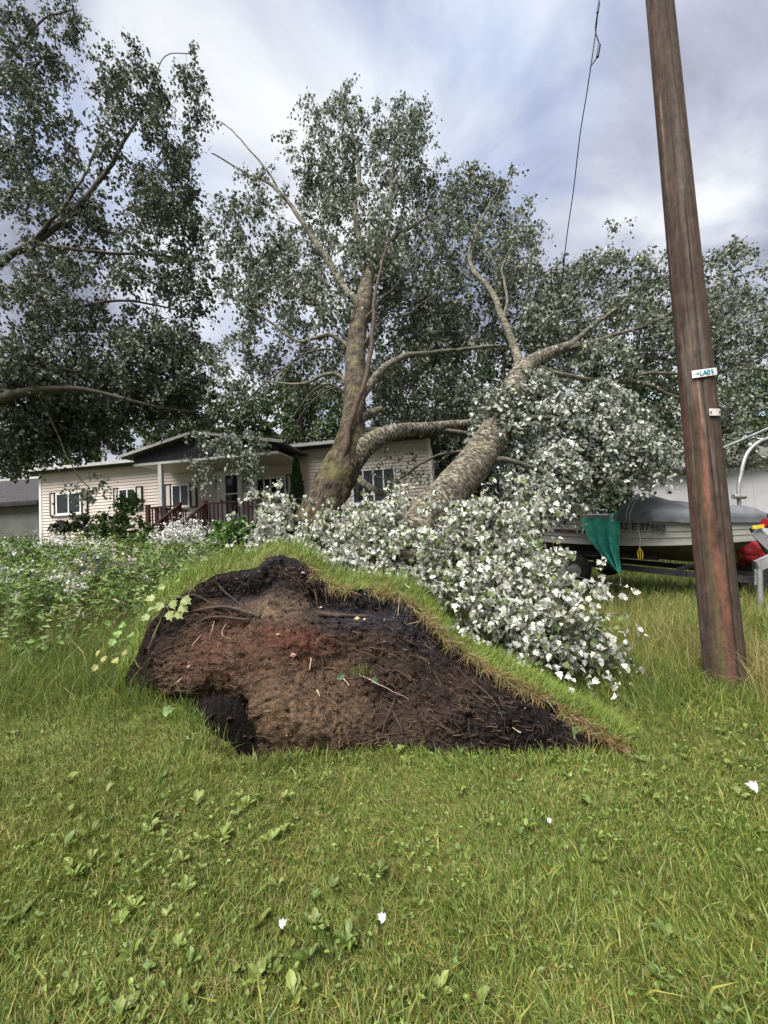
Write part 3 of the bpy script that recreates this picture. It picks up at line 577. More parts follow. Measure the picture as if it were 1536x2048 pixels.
HAIR = (np.array([[0, 0.02, 0], [0, -0.02, 0], [0.5, 0.018, 0.12], [0.5, -0.018, 0.12], [1, 0, 0]]), [np.array([[0, 1, 3, 2]]), np.array([[2, 3, 4]])])
axf = unit(np.stack([g1.normal(size=n_) * 0.7 + 0.25, -0.45 + 0.35 * g1.normal(size=n_), -0.25 + 0.75 * g1.normal(size=n_)], 1))
cf = np.where(g1.random((n_, 1)) < 0.42, G_RUST, np.where(g1.random((n_, 1)) < 0.6, G_STRAW * 0.8, G_OLIVE)) * g1.uniform(0.5, 1.2, (n_, 1))
v, f, c = leaves(P, axf, unit(np.array([[0, -1.0, 0.3]]) + g1.normal(size=(n_, 3)) * 0.3), 0.025 + 0.11 * g1.random(n_) ** 2, cf, HAIR)
tag(obj('dead_fringe', v, f, M['blade'], plate, c), kind='stuff')
n_ = 420; ii = g1.integers(int(NS * 0.10), int(NS * 0.5), n_); P = rim[ii] + g1.normal(size=(n_, 3)) * 0.012                  # dark root fibres bristling from the black edge
v, f, c = leaves(P, unit(np.stack([g1.normal(size=n_) * 0.8, -0.5 + 0.4 * g1.normal(size=n_), 0.25 + 0.7 * g1.normal(size=n_)], 1)), unit(np.array([[0, -1.0, 0.3]]) + g1.normal(size=(n_, 3)) * 0.3), 0.02 + 0.08 * g1.random(n_) ** 2, np.array([[0.02, 0.014, 0.012]]) * g1.uniform(0.6, 2.5, (n_, 1)), HAIR)
tag(obj('root_fibres', v, f, M['blade'], plate, c), kind='stuff')
# tall seeding grass: dry stalks by the pole and the trailer, longer green tussocks left of the plate
def tall_grass(cx, cy, sx, sy, n, h0, h1, cols, rng, leanb=(0, 0), keep=None):
    x = cx + rng.normal(size=n) * sx; y = cy + rng.normal(size=n) * sy; k = ~under_plate(x, y) & (y > 2.4) & ((((x + 0.98) / 0.3) ** 2 + ((y - 3.30) / 0.26) ** 2) > 1) & (np.hypot(x - 2.83, y - 3.66) > 0.2); x, y = x[k], y[k]; n = len(x)
    c = np.array(cols)[rng.integers(0, len(cols), n)] * rng.uniform(0.7, 1.3, (n, 1))
    return blades(np.stack([x, y, ground_z(x, y)], -1), rng.uniform(h0, h1, n), 0.003 + 0.003 * rng.random(n), np.stack([rng.normal(size=n) * 0.5 + leanb[0], rng.normal(size=n) * 0.4 + leanb[1]], 1), c, rng=rng)
DRY = (0.38, 0.31, 0.14); LUSH = (0.12, 0.17, 0.045)
parts = [tall_grass(2.6, 4.8, 0.7, 0.4, 2000, 0.2, 0.5, [DRY, G_OLIVE, G_OLIVE, LUSH], g1, (-0.3, 0)), tall_grass(3.3, 3.7, 0.25, 0.4, 1500, 0.2, 0.55, [DRY, DRY, G_OLIVE], g1, (-0.1, -0.1)),
         tall_grass(2.2, 3.9, 0.5, 0.4, 3000, 0.15, 0.32, [LUSH, LUSH, G_DEEP, G_OLIVE], g1, (-0.4, 0)), tall_grass(4.6, 6.0, 0.8, 0.7, 1600, 0.2, 0.5, [DRY, G_OLIVE, LUSH], g1), tall_grass(3.4, 5.6, 0.8, 0.6, 2400, 0.15, 0.4, [LUSH, G_OLIVE, DRY], g1)]
tag(grass_obj('dry_grass', parts), 'tall dry seeding grass around the foot of the utility pole', 'grass', kind='stuff')
parts = [tall_grass(-2.5, 4.7, 0.6, 0.5, 5200, 0.18, 0.5, [LUSH, LUSH, G_DEEP, G_OLIVE], g1, (0.4, 0)), tall_grass(-1.8, 5.4, 0.9, 0.6, 6500, 0.18, 0.5, [LUSH, LUSH, G_OLIVE], g1, (0.45, 0)), tall_grass(-3.6, 4.6, 0.7, 0.6, 2600, 0.15, 0.38, [LUSH, G_DEEP, G_OLIVE], g1, (0.2, 0)), tall_grass(-0.98, 2.83, 0.3, 0.05, 500, 0.06, 0.16, [LUSH, G_OLIVE], g1), tall_grass(-3.4, 5.0, 0.8, 0.6, 4200, 0.1, 0.3, [LUSH, LUSH, G_GREEN], g1, (0.3, 0)), tall_grass(-4.2, 6.2, 1.2, 1.0, 3600, 0.25, 0.65, [LUSH, G_OLIVE, DRY, LUSH], g1, (0.2, 0))]
tag(grass_obj('tussock_grass', parts), 'long combed green grass left of and behind the root plate', 'grass', kind='stuff')

# ------------------------------------------------------------------ poplar wood and foliage
POP_TOP, POP_MID, POP_SILV, POP_WHITE = [np.array(c) for c in ((0.058, 0.076, 0.040), (0.10, 0.122, 0.072), (0.23, 0.25, 0.21), (0.54, 0.56, 0.51))]
def pop_cols(n, white, rng):
    u = rng.random((n, 1)); v = rng.random((n, 1))
    under = np.where(v < np.clip(white * 1.8 - 0.75, 0, 0.85), POP_WHITE, POP_SILV)
    return np.where(u < white, under, np.where(v < 0.5, POP_TOP, POP_MID)) * rng.uniform(0.68, 1.22, (n, 1)) * (1 + rng.normal(size=(n, 3)) * np.array([0.03, 0.02, 0.07]))
def limb_mesh(keys, parent, name='branch', sides=14, pale=0.0, step=0.05):
    """keys: (px,py,depth,width in px) -> a bark tube; returns its centre line"""
    K = np.asarray(keys, float); P = at(K[:, 0], K[:, 1], K[:, 2]); R = K[:, 3] / 2 / F_PX * K[:, 2] * (0.68 if name == 'trunk' else np.interp(K[:, 1], [480, 900], [0.56, 0.74]))
    return limb_world(P, R, parent, name, sides, pale, step)
def limb_world(P, R, parent, name='branch', sides=14, pale=0.0, step=0.05):
    PR = np.concatenate([P, R[:, None]], 1); L = np.linalg.norm(np.diff(P, axis=0), axis=1).sum(); per = max(3, int(L / step / (len(P) - 1)))
    Q = catmull(PR, per); C = Q[:, :3]; R = np.maximum(Q[:, 3], 0.004)
    C = C + (np.stack([vnoise(C, 1.1, k) for k in range(3)], -1) * 0.05 + np.stack([vnoise(C, 3.1, k + 5) for k in range(3)], -1) * 0.02) * np.minimum(1, 0.06 / R)[:, None]
    v, q = tube(C, R, sides); c0 = np.repeat(C, sides, 0); out = unit(v - c0); r_ = np.repeat(R, sides)
    sc = np.array([1, 1, 0.45])
    ridg = 1 - 2 * np.abs(fbm(v * sc, 11, 2, 4)); fine = 1 - 2 * np.abs(vnoise(v * sc, 30, 9))
    old = np.clip((r_ - 0.12) / 0.2 + (0.45 * np.clip((r_ - 0.10) / 0.09, 0, 1) if name == 'trunk' and pale == 0 else 0), 0, 1) * (1 - pale)
    v = v + out * (old * r_ * (0.11 * ridg + 0.05 * fine) + 0.02 * r_ * fbm(v, 5, 2, 14))[:, None]
    o = obj(name, v, [q, np.arange(sides)[::-1][None], (np.arange(sides) + len(v) - sides)[None]], M['bark'], parent, None, True)
    arc = np.concatenate([[0], np.cumsum(np.linalg.norm(np.diff(C, axis=0), axis=1))]); th = np.tile(np.linspace(0, 2 * np.pi, sides, endpoint=False), len(C))
    bc = np.stack([np.cos(th) * r_, np.sin(th) * r_, np.repeat(arc, sides)], 1) + len(parent.children) * 3.7
    at_ = o.data.attributes.new('bark_co', 'FLOAT_VECTOR', 'POINT'); at_.data.foreach_set('vector', bc.astype(np.float32).ravel())
    at_ = o.data.attributes.new('old', 'FLOAT', 'POINT'); at_.data.foreach_set('value', np.clip(old * 1.6, 0, 1).astype(np.float32))
    at_ = o.data.attributes.new('smooth', 'FLOAT', 'POINT'); at_.data.foreach_set('value', (0.75 * np.clip((0.1 - r_) / 0.06, 0, 1)).astype(np.float32))
    return C, R
def grow(parent, limbs, clumps, rng, leaf=0.075, per=34, sprigs=3, tmpl=LEAF_S, droop=0.5, sprig_len=0.34, thick=1.0, colf=None, crown='crown', parts_n=0, fine_twigs=True, scatter=0.11, loose=False):
    """clumps: (px,py,depth,rx_px,ry_px,rd_m,n,white) ; twigs reach each clump point from the nearest wood and carry leafy sprigs"""
    A, Wt = [], []
    for (px, py, d, rx, ry, rd, n, white) in clumps:
        c = at(px, py, d); u = rng.normal(size=(n, 3)) * 0.55 if loose else rand_unit(n, rng) * (rng.random((n, 1)) ** 0.4)
        A.append(c + _r * u[:, :1] * rx / F_PX * d + np.array([0, 1.0, 0]) * u[:, 1:2] * rd + _u * u[:, 2:3] * ry / F_PX * d); Wt.append(np.full(n, white))
    A = np.concatenate(A); Wt = np.concatenate(Wt)
    gzz = ground_z(A[:, 0], A[:, 1]) + 0.1; A[:, 2] = np.maximum(A[:, 2], gzz)
    nodes = np.concatenate([l[0] for l in limbs]); nrad = np.concatenate([l[1] for l in limbs])
    dist = np.array([np.min(np.linalg.norm(nodes - a, axis=1)) for a in A]); order = np.argsort(dist)
    cap = np.zeros((len(nodes) + len(A) * 4, 3)); cap[:len(nodes)] = nodes; rad = np.zeros(len(cap)); rad[:len(nodes)] = nrad; cnt = len(nodes)
    TP, TR = np.zeros((len(A), 6, 3)), np.zeros((len(A), 6)); ENDD = np.zeros((len(A), 3))
    s = np.linspace(0, 1, 6)[:, None]
    for q, i in enumerate(order):
        a = A[i]; d2 = np.sum((cap[:cnt] - a) ** 2, 1); k = int(np.argmin(d2)); p0 = cap[k]; L = math.sqrt(d2[k]) + 1e-6
        midp = (p0 + a) / 2 + np.array([rng.normal() * 0.12, rng.normal() * 0.12, 0.14 + 0.08 * rng.normal()]) * L
        P = (1 - s) ** 2 * p0 + 2 * s * (1 - s) * midp + s ** 2 * a
        TP[q] = P; r0 = min(rad[k] * 0.7, (0.005 + 0.011 * L) * thick); r1 = max(0.0025, r0 * 0.45); TR[q] = np.linspace(r0, r1, 6)
        ENDD[q] = unit(a - midp); cap[cnt:cnt + 4] = P[2:]; rad[cnt:cnt + 4] = TR[q][2:]; cnt += 4
    A = A[order]; Wt = Wt[order]
    v, f = tubes_batch(TP, TR, 5); V, Fq, n = [v], [f], len(v)
    m = len(A) * sprigs; base = np.repeat(A, sprigs, 0); dirn = unit(np.repeat(ENDD, sprigs, 0) * 0.5 + rand_unit(m, rng) * 0.9 + np.array([0, 0, -0.1]))
    L = sprig_len * (0.35 + 2.1 * rng.random((m, 1)) ** 2.2 if loose else rng.uniform(0.5, 1.3, (m, 1))); st = np.linspace(0, 1, 4)[None, :, None]
    SP = base[:, None] + dirn[:, None] * L[:, None] * st - np.array([0, 0, 1.0]) * (droop * L[:, None] * st ** 2)
    if fine_twigs:
        v, f = tubes_batch(SP, np.linspace(0.003, 0.0012, 4)[None].repeat(m, 0) * thick, 3); V.append(v); Fq.append(f + n)
    tag(obj('twigs', np.concatenate(V), np.concatenate(Fq), M['twig'], parent, smooth=True), kind='stuff')
    lt = rng.uniform(0.08, 1.05, (m, per)); j = np.minimum((lt * 3).astype(int), 2); fr = (lt * 3 - j)[..., None]
    idx = np.arange(m)[:, None]; pos = SP[idx, j] * (1 - fr) + SP[idx, j + 1] * fr
    pos = (pos + rng.normal(size=pos.shape) * sprig_len * scatter).reshape(-1, 3); nl = len(pos)
    axis = unit(rand_unit(nl, rng) + np.array([0.15, 0, -0.9])); nor = unit(rand_unit(nl, rng) * 0.8 + np.repeat(rand_unit(m, rng), per, 0) * 0.5 + np.array([0, -0.25, 0.45]))
    size = leaf * (0.45 + 0.95 * rng.random(nl) ** 0.8); wl_ = np.repeat(np.repeat(Wt, sprigs), per)
    if colf is None: c = pop_cols(nl, wl_[:, None], rng)
    else: c = colf(nl, rng)
    keep = pos[:, 2] > ground_z(pos[:, 0], pos[:, 1]) + 0.02; pos, axis, nor, size, c = pos[keep], axis[keep], nor[keep], size[keep], c[keep]
    if parts_n:                                                  # the nearest leaves as single parts
        o_ = np.argsort(np.linalg.norm(pos - EYE, axis=1) - 6 * size); sel, rest = o_[:parts_n], o_[parts_n:]
        x, y_, z = leaf_frames(axis[sel], nor[sel]); loc = ploc(parent)
        for k, i in enumerate(sel):
            lum = c[i].mean(); me = LEAF_MESH[0 if lum > 0.4 else 1 if lum > 0.15 else 2]
            lo = bpy.data.objects.new('leaf', me); s_ = float(size[i])
            R3 = Matrix(((x[k][0], y_[k][0], z[k][0]), (x[k][1], y_[k][1], z[k][1]), (x[k][2], y_[k][2], z[k][2]))).to_4x4()
            COL.objects.link(lo); lo.parent = parent
            lo.matrix_local = Matrix.Translation(Vector((pos[i] - loc).tolist())) @ R3 @ Matrix.Scale(s_, 4)
        pos, axis, nor, size, c = pos[rest], axis[rest], nor[rest], size[rest], c[rest]
    v, f, cc = leaves(pos, axis, nor, size, c, tmpl)
    tag(obj(crown, v, f, M['leaf'], parent, cc), kind='stuff')
LEAF_C = (LEAF_L[0] + np.array([0, 0, 1.0]) * (0.28 * np.abs(LEAF_L[0][:, 1:2]) - 0.22 * (LEAF_L[0][:, 0:1] - 0.4) ** 2), LEAF_L[1])
LEAF_MESH = [raw_mesh('poplar_leaf', LEAF_C[0], LEAF_C[1], M['leaf'], np.tile(c, (13, 1))) for c in (POP_WHITE * 1.08, POP_SILV * 1.25, np.array((0.13, 0.18, 0.06)))]

# ------------------------------------------------------------------ the fallen and the standing poplars
rA, rB, rC = [np.random.default_rng(k) for k in (101, 102, 103)]
tA = thing('fallen_poplar', 'uprooted poplar with thick forked furrowed trunk leaning up in front of the house', 'tree', at(600, 1150, 4.25), 'uprooted poplars')
A_TR = limb_mesh([(585, 1160, 4.95, 132), (612, 1085, 5.15, 116), (648, 1005, 5.45, 108), (680, 942, 5.7, 102), (699, 888, 6.0, 82), (707, 838, 6.25, 66), (710, 780, 6.5, 62), (711, 730, 6.9, 58), (716, 660, 7.5, 53), (727, 600, 8.1, 46), (738, 540, 8.8, 36), (746, 500, 9.3, 28)], tA, 'trunk', 48, 0.0, 0.025)
A_L = [A_TR]
A_L.append(limb_mesh([(676, 960, 5.65, 84), (705, 918, 5.85, 72), (745, 882, 6.1, 56), (800, 860, 6.5, 42), (860, 855, 7.1, 36), (920, 852, 7.8, 31), (985, 850, 8.6, 26), (1060, 860, 9.4, 18)], tA, 'branch', 24, 0.5))
A_L.append(limb_mesh([(745, 882, 6.1, 20), (730, 858, 6.2, 20), (800, 862, 6.8, 20), (900, 862, 7.4, 17), (960, 880, 7.9, 14)], tA, 'branch', 10, 1))
A_L.append(limb_mesh([(702, 860, 6.0, 40), (728, 830, 6.3, 30), (765, 815, 6.6, 17)], tA, 'branch', 12, 1))
A_L.append(limb_mesh([(712, 800, 6.4, 36), (740, 770, 6.7, 27), (800, 718, 7.3, 19), (900, 700, 8.2, 12), (1000, 695, 9, 8)], tA, 'branch', 12, 1))
A_L.append(limb_mesh([(724, 612, 8.1, 32), (690, 575, 8.4, 27), (650, 510, 8.8, 23), (600, 440, 9.3, 18), (560, 385, 9.8, 13), (500, 350, 10.3, 8), (425, 312, 10.8, 4)], tA, 'branch', 12, 0.9))
A_L.append(limb_mesh([(565, 392, 9.8, 9), (512, 312, 10.3, 6), (440, 243, 10.9, 3)], tA, 'branch', 8, 1))
A_L.append(limb_mesh([(742, 520, 9.0, 30), (716, 470, 9.4, 23), (708, 400, 9.9, 20), (719, 340, 10.4, 16), (700, 260, 11, 10), (682, 172, 11.8, 4)], tA, 'branch', 12, 1))
A_L.append(limb_mesh([(745, 500, 9.2, 26), (772, 440, 9.7, 20), (785, 370, 10.3, 15), (790, 300, 11, 10), (818, 215, 11.7, 4)], tA, 'branch', 12, 1))
A_L.append(limb_mesh([(745, 510, 9.2, 22), (800, 470, 9.8, 17), (860, 430, 10.3, 13), (920, 385, 10.9, 9), (1000, 360, 11.6, 5)], tA, 'branch', 10, 1))
A_L.append(limb_mesh([(704, 700, 7.2, 15), (660, 668, 7.4, 12), (600, 680, 7.7, 9), (540, 640, 8.0, 7), (460, 590, 8.5, 4)], tA, 'branch', 8, 0.6))
A_L.append(limb_mesh([(704, 770, 6.6, 14), (660, 750, 6.9, 11), (600, 770, 7.2, 8), (520, 760, 7.7, 4)], tA, 'branch', 8, 0.6))
K = np.array([(687, 925, 5.55, 5), (692, 895, 5.6, 15), (700, 850, 5.8, 14), (724, 780, 6.1, 11), (744, 690, 6.6, 9), (750, 590, 7.3, 7), (773, 490, 8.2, 4)]); P = catmull(at(K[:, 0], K[:, 1], K[:, 2]), 6); R = catmull(np.repeat((K[:, 3] / 2 / F_PX * K[:, 2])[:, None], 3, 1), 6)[:, 0]
MB().tube(P + 0.02 * np.stack([vnoise(P, 4, k) for k in range(3)], -1), R, 8).build('broken_branch', M['twig_dark'], tA, True); A_L.append((P, R))
for kk in ([(700, 640, 7.7, 8), (640, 600, 7.9, 6), (600, 560, 8.2, 5), (560, 548, 8.5, 3)], [(702, 690, 7.3, 8), (668, 640, 7.5, 6), (660, 590, 7.8, 5), (640, 540, 8.2, 3)], [(700, 720, 7.0, 8), (650, 700, 7.2, 6), (590, 720, 7.5, 5), (540, 800, 7.9, 3)],
           [(700, 785, 6.5, 8), (650, 770, 6.7, 6), (610, 800, 6.9, 5), (560, 870, 7.2, 3)], [(730, 640, 7.5, 7), (760, 600, 7.9, 5), (800, 560, 8.4, 4), (850, 490, 9, 3)], [(728, 690, 7.1, 7), (770, 640, 7.5, 5), (830, 620, 8.0, 4), (900, 560, 8.6, 3)], [(705, 760, 6.7, 6), (640, 790, 6.9, 5), (600, 830, 7.0, 4), (575, 890, 7.2, 2)], [(735, 560, 8.6, 7), (690, 500, 8.9, 5), (640, 470, 9.2, 4), (560, 440, 9.6, 2)]):
    A_L.append(limb_mesh(kk, tA, 'bare_branch', 6, 0.0))
A_CL = [(745, 290, 11, 60, 60, .8, 20, .4), (880, 390, 10.8, 60, 60, .8, 26, .42), (605, 340, 10.6, 50, 60, .7, 16, .4), (760, 520, 9.0, 110, 60, .9, 40, .38), (1000, 520, 9.8, 90, 60, .9, 34, .42), (690, 620, 7.6, 80, 70, .5, 14, .35), (680, 330, 10.8, 75, 120, .8, 56, .42), (686, 205, 11.5, 26, 50, .4, 11, .4), (640, 230, 11.3, 34, 30, .4, 8, .4), (812, 310, 10.8, 70, 95, .9, 52, .42), (818, 232, 11.4, 34, 40, .4, 12, .4), (720, 440, 9.8, 120, 85, 1.2, 58, .4),
        (960, 400, 11, 90, 66, .8, 46, .45), (1040, 470, 10.8, 50, 66, .7, 24, .45), (900, 480, 10.2, 110, 70, 1, 46, .42), (520, 370, 10.2, 50, 40, .6, 9, .35), (545, 480, 9.5, 90, 80, .9, 40, .35), (470, 560, 9, 70, 100, .8, 26, .35), (545, 640, 8.6, 80, 110, 1, 34, .35),
        (620, 560, 9, 60, 80, .8, 26, .35), (480, 720, 8.6, 60, 60, .7, 13, .35), (830, 600, 10, 130, 90, 1.3, 84, .3), (860, 740, 10, 130, 100, 1.3, 100, .28), (900, 640, 10.6, 120, 90, 1.0, 50, .25), (620, 740, 9, 60, 60, .8, 12, .35), (960, 800, 9.6, 60, 60, .8, 22, .3), (450, 460, 9.6, 40, 60, .6, 12, .35)]
grow(tA, A_L, A_CL, rA, leaf=0.084, per=18, sprigs=4, sprig_len=0.42, droop=0.75, scatter=0.13)
tB = thing('fallen_poplar', 'uprooted poplar whose pale spotted trunk leans right over white undersided foliage', 'tree', at(800, 1120, 4.4), 'uprooted poplars')
B_TR = limb_mesh([(800, 1130, 4.45, 140), (850, 1042, 4.9, 118), (905, 980, 5.4, 112), (955, 920, 5.9, 102), (990, 860, 6.4, 90), (1016, 800, 6.9, 78), (1038, 755, 7.3, 66), (1066, 724, 7.6, 50), (1110, 702, 8.0, 34), (1160, 690, 8.5, 26), (1240, 708, 9.1, 18), (1330, 718, 9.7, 11)], tB, 'trunk', 48, 0.72, 0.025)
B_L = [B_TR]
B_L.append(limb_mesh([(1040, 750, 7.4, 34), (1026, 690, 7.8, 24), (1006, 640, 8.2, 22), (985, 590, 8.6, 19), (950, 540, 9.0, 16), (937, 500, 9.4, 12), (960, 440, 10, 8), (1000, 380, 10.6, 4)], tB, 'branch', 12, 1))
B_L.append(limb_mesh([(1006, 640, 8.2, 12), (1014, 600, 8.5, 10), (1006, 540, 8.9, 7), (1030, 480, 9.4, 4)], tB, 'branch', 8, 1))
B_L.append(limb_mesh([(1130, 696, 8.2, 22), (1200, 640, 8.8, 14), (1290, 560, 9.5, 10), (1335, 500, 10, 5)], tB, 'branch', 8, 1))
B_L.append(limb_mesh([(1064, 736, 7.5, 26), (1150, 750, 7.9, 15), (1240, 765, 8.4, 16), (1290, 770, 8.6, 13), (1340, 790, 8.9, 10), (1420, 800, 9.3, 6)], tB, 'branch', 8, 1))
B_L.append(limb_mesh([(1240, 765, 8.4, 12), (1300, 748, 8.7, 10), (1400, 745, 9.1, 8), (1500, 735, 9.6, 4)], tB, 'branch', 8, 1))
B_L.append(limb_mesh([(1120, 700, 8.1, 16), (1250, 664, 8.8, 12), (1400, 590, 9.6, 8), (1505, 520, 10.4, 4)], tB, 'branch', 8, 1))
B_L.append(limb_mesh([(1000, 865, 6.3, 22), (1075, 835, 6.5, 15), (1150, 850, 6.6, 11), (1225, 905, 6.8, 6)], tB, 'branch', 8, 1))
B_L.append(limb_mesh([(960, 930, 5.8, 22), (1030, 925, 6.0, 15), (1110, 955, 6.1, 10), (1190, 985, 6.3, 5)], tB, 'branch', 8, 1))
B_CL = [(1110, 640, 9.0, 100, 60, .9, 36, .44), (1380, 600, 10, 80, 80, .9, 30, .45), (1190, 720, 8.4, 90, 40, .6, 24, .5), (1040, 600, 10, 100, 66, 1, 44, .4), (1130, 570, 10, 70, 56, .8, 26, .42), (1212, 520, 10, 46, 55, .7, 18, .45), (1300, 570, 10, 90, 80, 1, 40, .45), (1240, 660, 9.6, 130, 66, 1.1, 56, .42), (1450, 560, 10.2, 66, 80, .8, 30, .5), (1460, 690, 9.8, 90, 90, 1, 40, .5), (1350, 680, 9.6, 80, 80, 1, 28, .45),
        (1440, 810, 9.6, 80, 56, .9, 22, .45), (1560, 640, 10, 60, 120, 1, 20, .45), (1330, 850, 9.2, 50, 60, .6, 18, .5)]
grow(tB, B_L, B_CL, rB, leaf=0.084, per=19, sprigs=4, sprig_len=0.42, droop=0.75, scatter=0.13)
B_CW = [(1130, 850, 6.9, 110, 70, .5, 64, .72), (1200, 800, 7.3, 66, 50, .5, 26, .68), (1080, 930, 6.5, 66, 66, .45, 44, .74), (1180, 900, 6.8, 80, 54, .5, 50, .74), (1050, 972, 6.3, 70, 30, .4, 40, .72), (1140, 955, 6.8, 60, 20, .3, 16, .74), (1255, 890, 7.1, 50, 56, .5, 22, .7), (1500, 885, 9.0, 60, 26, .4, 14, .5), (1000, 810, 6.4, 44, 36, .2, 18, .6), (1060, 760, 7.0, 40, 30, .2, 12, .6), (1300, 905, 7.4, 50, 26, .4, 15, .72)]
grow(tB, B_L, B_CW, rB, leaf=0.072, per=34, sprigs=4, droop=0.8,  crown='white_foliage')
tC = thing('standing_poplar', 'big dark poplar reaching its boughs in from beside the house', 'tree', np.array([-9.6, 9.0, ground_z(-9.6, 9.0)]))
C_TR = limb_mesh([(-120, 1140, 9.0, 70), (-115, 1000, 9.0, 60), (-110, 850, 9, 54), (-100, 640, 9.1, 44), (-90, 420, 9.4, 34), (-80, 200, 9.8, 24), (-60, 40, 10.2, 12)], tC, 'trunk', 24, 0.1, 0.06)
C_L = [C_TR]
C_L.append(limb_mesh([(-100, 620, 9.1, 40), (0, 525, 9.0, 26), (60, 490, 9.0, 24), (130, 440, 9.1, 20), (190, 370, 9.3, 17), (240, 290, 9.5, 12), (290, 200, 9.9, 6), (330, 115, 10.2, 3), (385, 108, 10.3, 3)], tC, 'branch', 12, 0.7))
C_L.append(limb_mesh([(60, 490, 9, 16), (110, 430, 8.9, 12), (150, 380, 9.1, 10), (185, 300, 9.4, 7), (230, 210, 9.7, 4)], tC, 'branch', 8, 0.7))
C_L.append(limb_mesh([(-112, 850, 8.9, 44), (0, 800, 8.3, 29), (60, 785, 8.2, 24), (150, 780, 8.3, 15), (260, 800, 8.5, 10), (400, 830, 8.8, 4)], tC, 'branch', 12, 0.3))
C_L.append(limb_mesh([(-112, 790, 9, 26), (0, 705, 8.7, 15), (100, 730, 8.7, 12), (200, 745, 8.8, 9), (320, 730, 9, 5)], tC, 'branch', 8, 0.4))
C_L.append(limb_mesh([(-105, 660, 9, 24), (0, 575, 8.6, 14), (120, 618, 8.7, 12), (250, 600, 8.8, 8), (400, 625, 9, 4)], tC, 'branch', 8, 0.4))
C_L.append(limb_mesh([(60, 490, 8.9, 14), (200, 505, 9, 11), (340, 516, 9.3, 8), (425, 520, 9.5, 3)], tC, 'branch', 8, 0.4))
C_L.append(limb_mesh([(-90, 330, 9.5, 22), (-20, 190, 10, 13), (60, 60, 10.5, 8), (150, 20, 11, 4)], tC, 'branch', 8, 0.4))
C_CL = [(40, 100, 10.5, 85, 120, 1.2, 60, .2), (60, 280, 9.8, 90, 120, 1.2, 66, .2), (130, 30, 10.8, 44, 32, .5, 12, .2), (270, 190, 9.8, 70, 80, .8, 36, .25), (378, 145, 10.2, 26, 46, .3, 8, .25), (385, 215, 10.1, 26, 20, .3, 5, .25), (300, 320, 9.5, 105, 95, 1, 60, .25), (130, 430, 9.4, 120, 105, 1.2, 60, .2), (340, 430, 9.3, 70, 80, .8, 32, .25),
        (120, 600, 9, 140, 95, 1.2, 72, .2), (330, 560, 9.2, 100, 95, 1, 46, .25), (100, 740, 8.8, 140, 70, 1.1, 96, .2), (330, 720, 9, 100, 90, 1, 74, .22), (370, 785, 9, 56, 36, .7, 22, .22), (60, 850, 9.2, 100, 56, .8, 56, .2), (10, 890, 9.6, 60, 36, .6, 24, .2), (170, 820, 9.4, 110, 40, .8, 52, .2), (290, 800, 9.4, 60, 30, .7, 20, .2), (-90, 300, 9.5, 80, 240, 1.2, 50, .2), (-90, 650, 9.2, 80, 140, 1.2, 30, .2)]
grow(tC, C_L, C_CL, rC, leaf=0.088, per=20, colf=lambda n, r: pop_cols(n, 0.12, r) * 0.72, sprigs=4, sprig_len=0.42, scatter=0.13)
for ch in list(tC.children) + list(tA.children):
    if (ch.parent == tC and ch.name.startswith('branch')) or ch.name.startswith('bare_branch'): ch.data.materials[0] = M['twig']
# sprays of leaves hanging in front of the house, on long twigs of the fallen crown
rS = np.random.default_rng(55)
hs = limb_mesh([(640, 690, 7.6, 6), (560, 740, 8.0, 5), (500, 800, 8.4, 5), (460, 850, 8.7, 4), (430, 890, 8.9, 3)], tA, 'branch', 6, 0.8)
grow(tA, [hs], [(440, 890, 8.9, 50, 22, .4, 13, .6), (400, 925, 8.9, 24, 18, .3, 4, .55), (505, 880, 8.8, 34, 22, .3, 7, .55), (500, 940, 8.8, 16, 26, .2, 5, .4)], rS, leaf=0.085, per=16, crown='hanging_leaves')
hs = limb_mesh([(80, 790, 8.4, 6), (120, 880, 8.7, 4), (150, 940, 8.8, 3), (180, 975, 8.9, 3)], tC, 'branch', 6, 0.4)
grow(tC, [hs], [(175, 975, 8.9, 30, 16, .3, 6, .2), (205, 960, 8.9, 14, 10, .2, 2, .2)], rS, leaf=0.085, per=9, crown='hanging_leaves')
hs = limb_mesh([(1040, 900, 6.6, 4), (900, 905, 7.6, 8), (840, 930, 8.4, 6), (790, 960, 9.0, 4), (740, 950, 9.4, 3)], tB, 'branch', 6, 0.4)
grow(tB, [hs], [(810, 940, 9, 60, 50, .5, 14, .15), (850, 1000, 8.6, 40, 40, .4, 8, .2), (760, 900, 9.2, 40, 40, .4, 5, .2)], rS, leaf=0.075, per=7, crown='hanging_leaves', thick=1.3)
# a dead limb lying low between the two trunks
dl = thing('fallen_limb', 'bare brown limb lying low between the two fallen trunks', 'branch', at(720, 950, 7.0))
limb_mesh([(700, 945, 7.2, 24), (740, 975, 6.8, 20), (800, 1010, 6.3, 17), (850, 1040, 5.9, 12)], dl, 'wood', 10, 0.3)
rD = np.random.default_rng(8); TPs = []
for k in range(16):
    p0 = at(rD.uniform(700, 860), rD.uniform(960, 1030), rD.uniform(6.0, 7.2)); d = unit(np.array([rD.normal() * 0.6, rD.normal() * 0.5, 1.0])); L = rD.uniform(0.3, 0.8); s = np.linspace(0, 1, 5)[:, None]
    TPs.append(p0 + d * L * s + np.array([rD.normal(), rD.normal(), 0.3]) * 0.12 * s ** 2)
v, q = tubes_batch(np.array(TPs), np.linspace(0.007, 0.002, 5)[None].repeat(16, 0), 5); tag(obj('twigs', v, q, M['twig'], dl, smooth=True), kind='stuff')

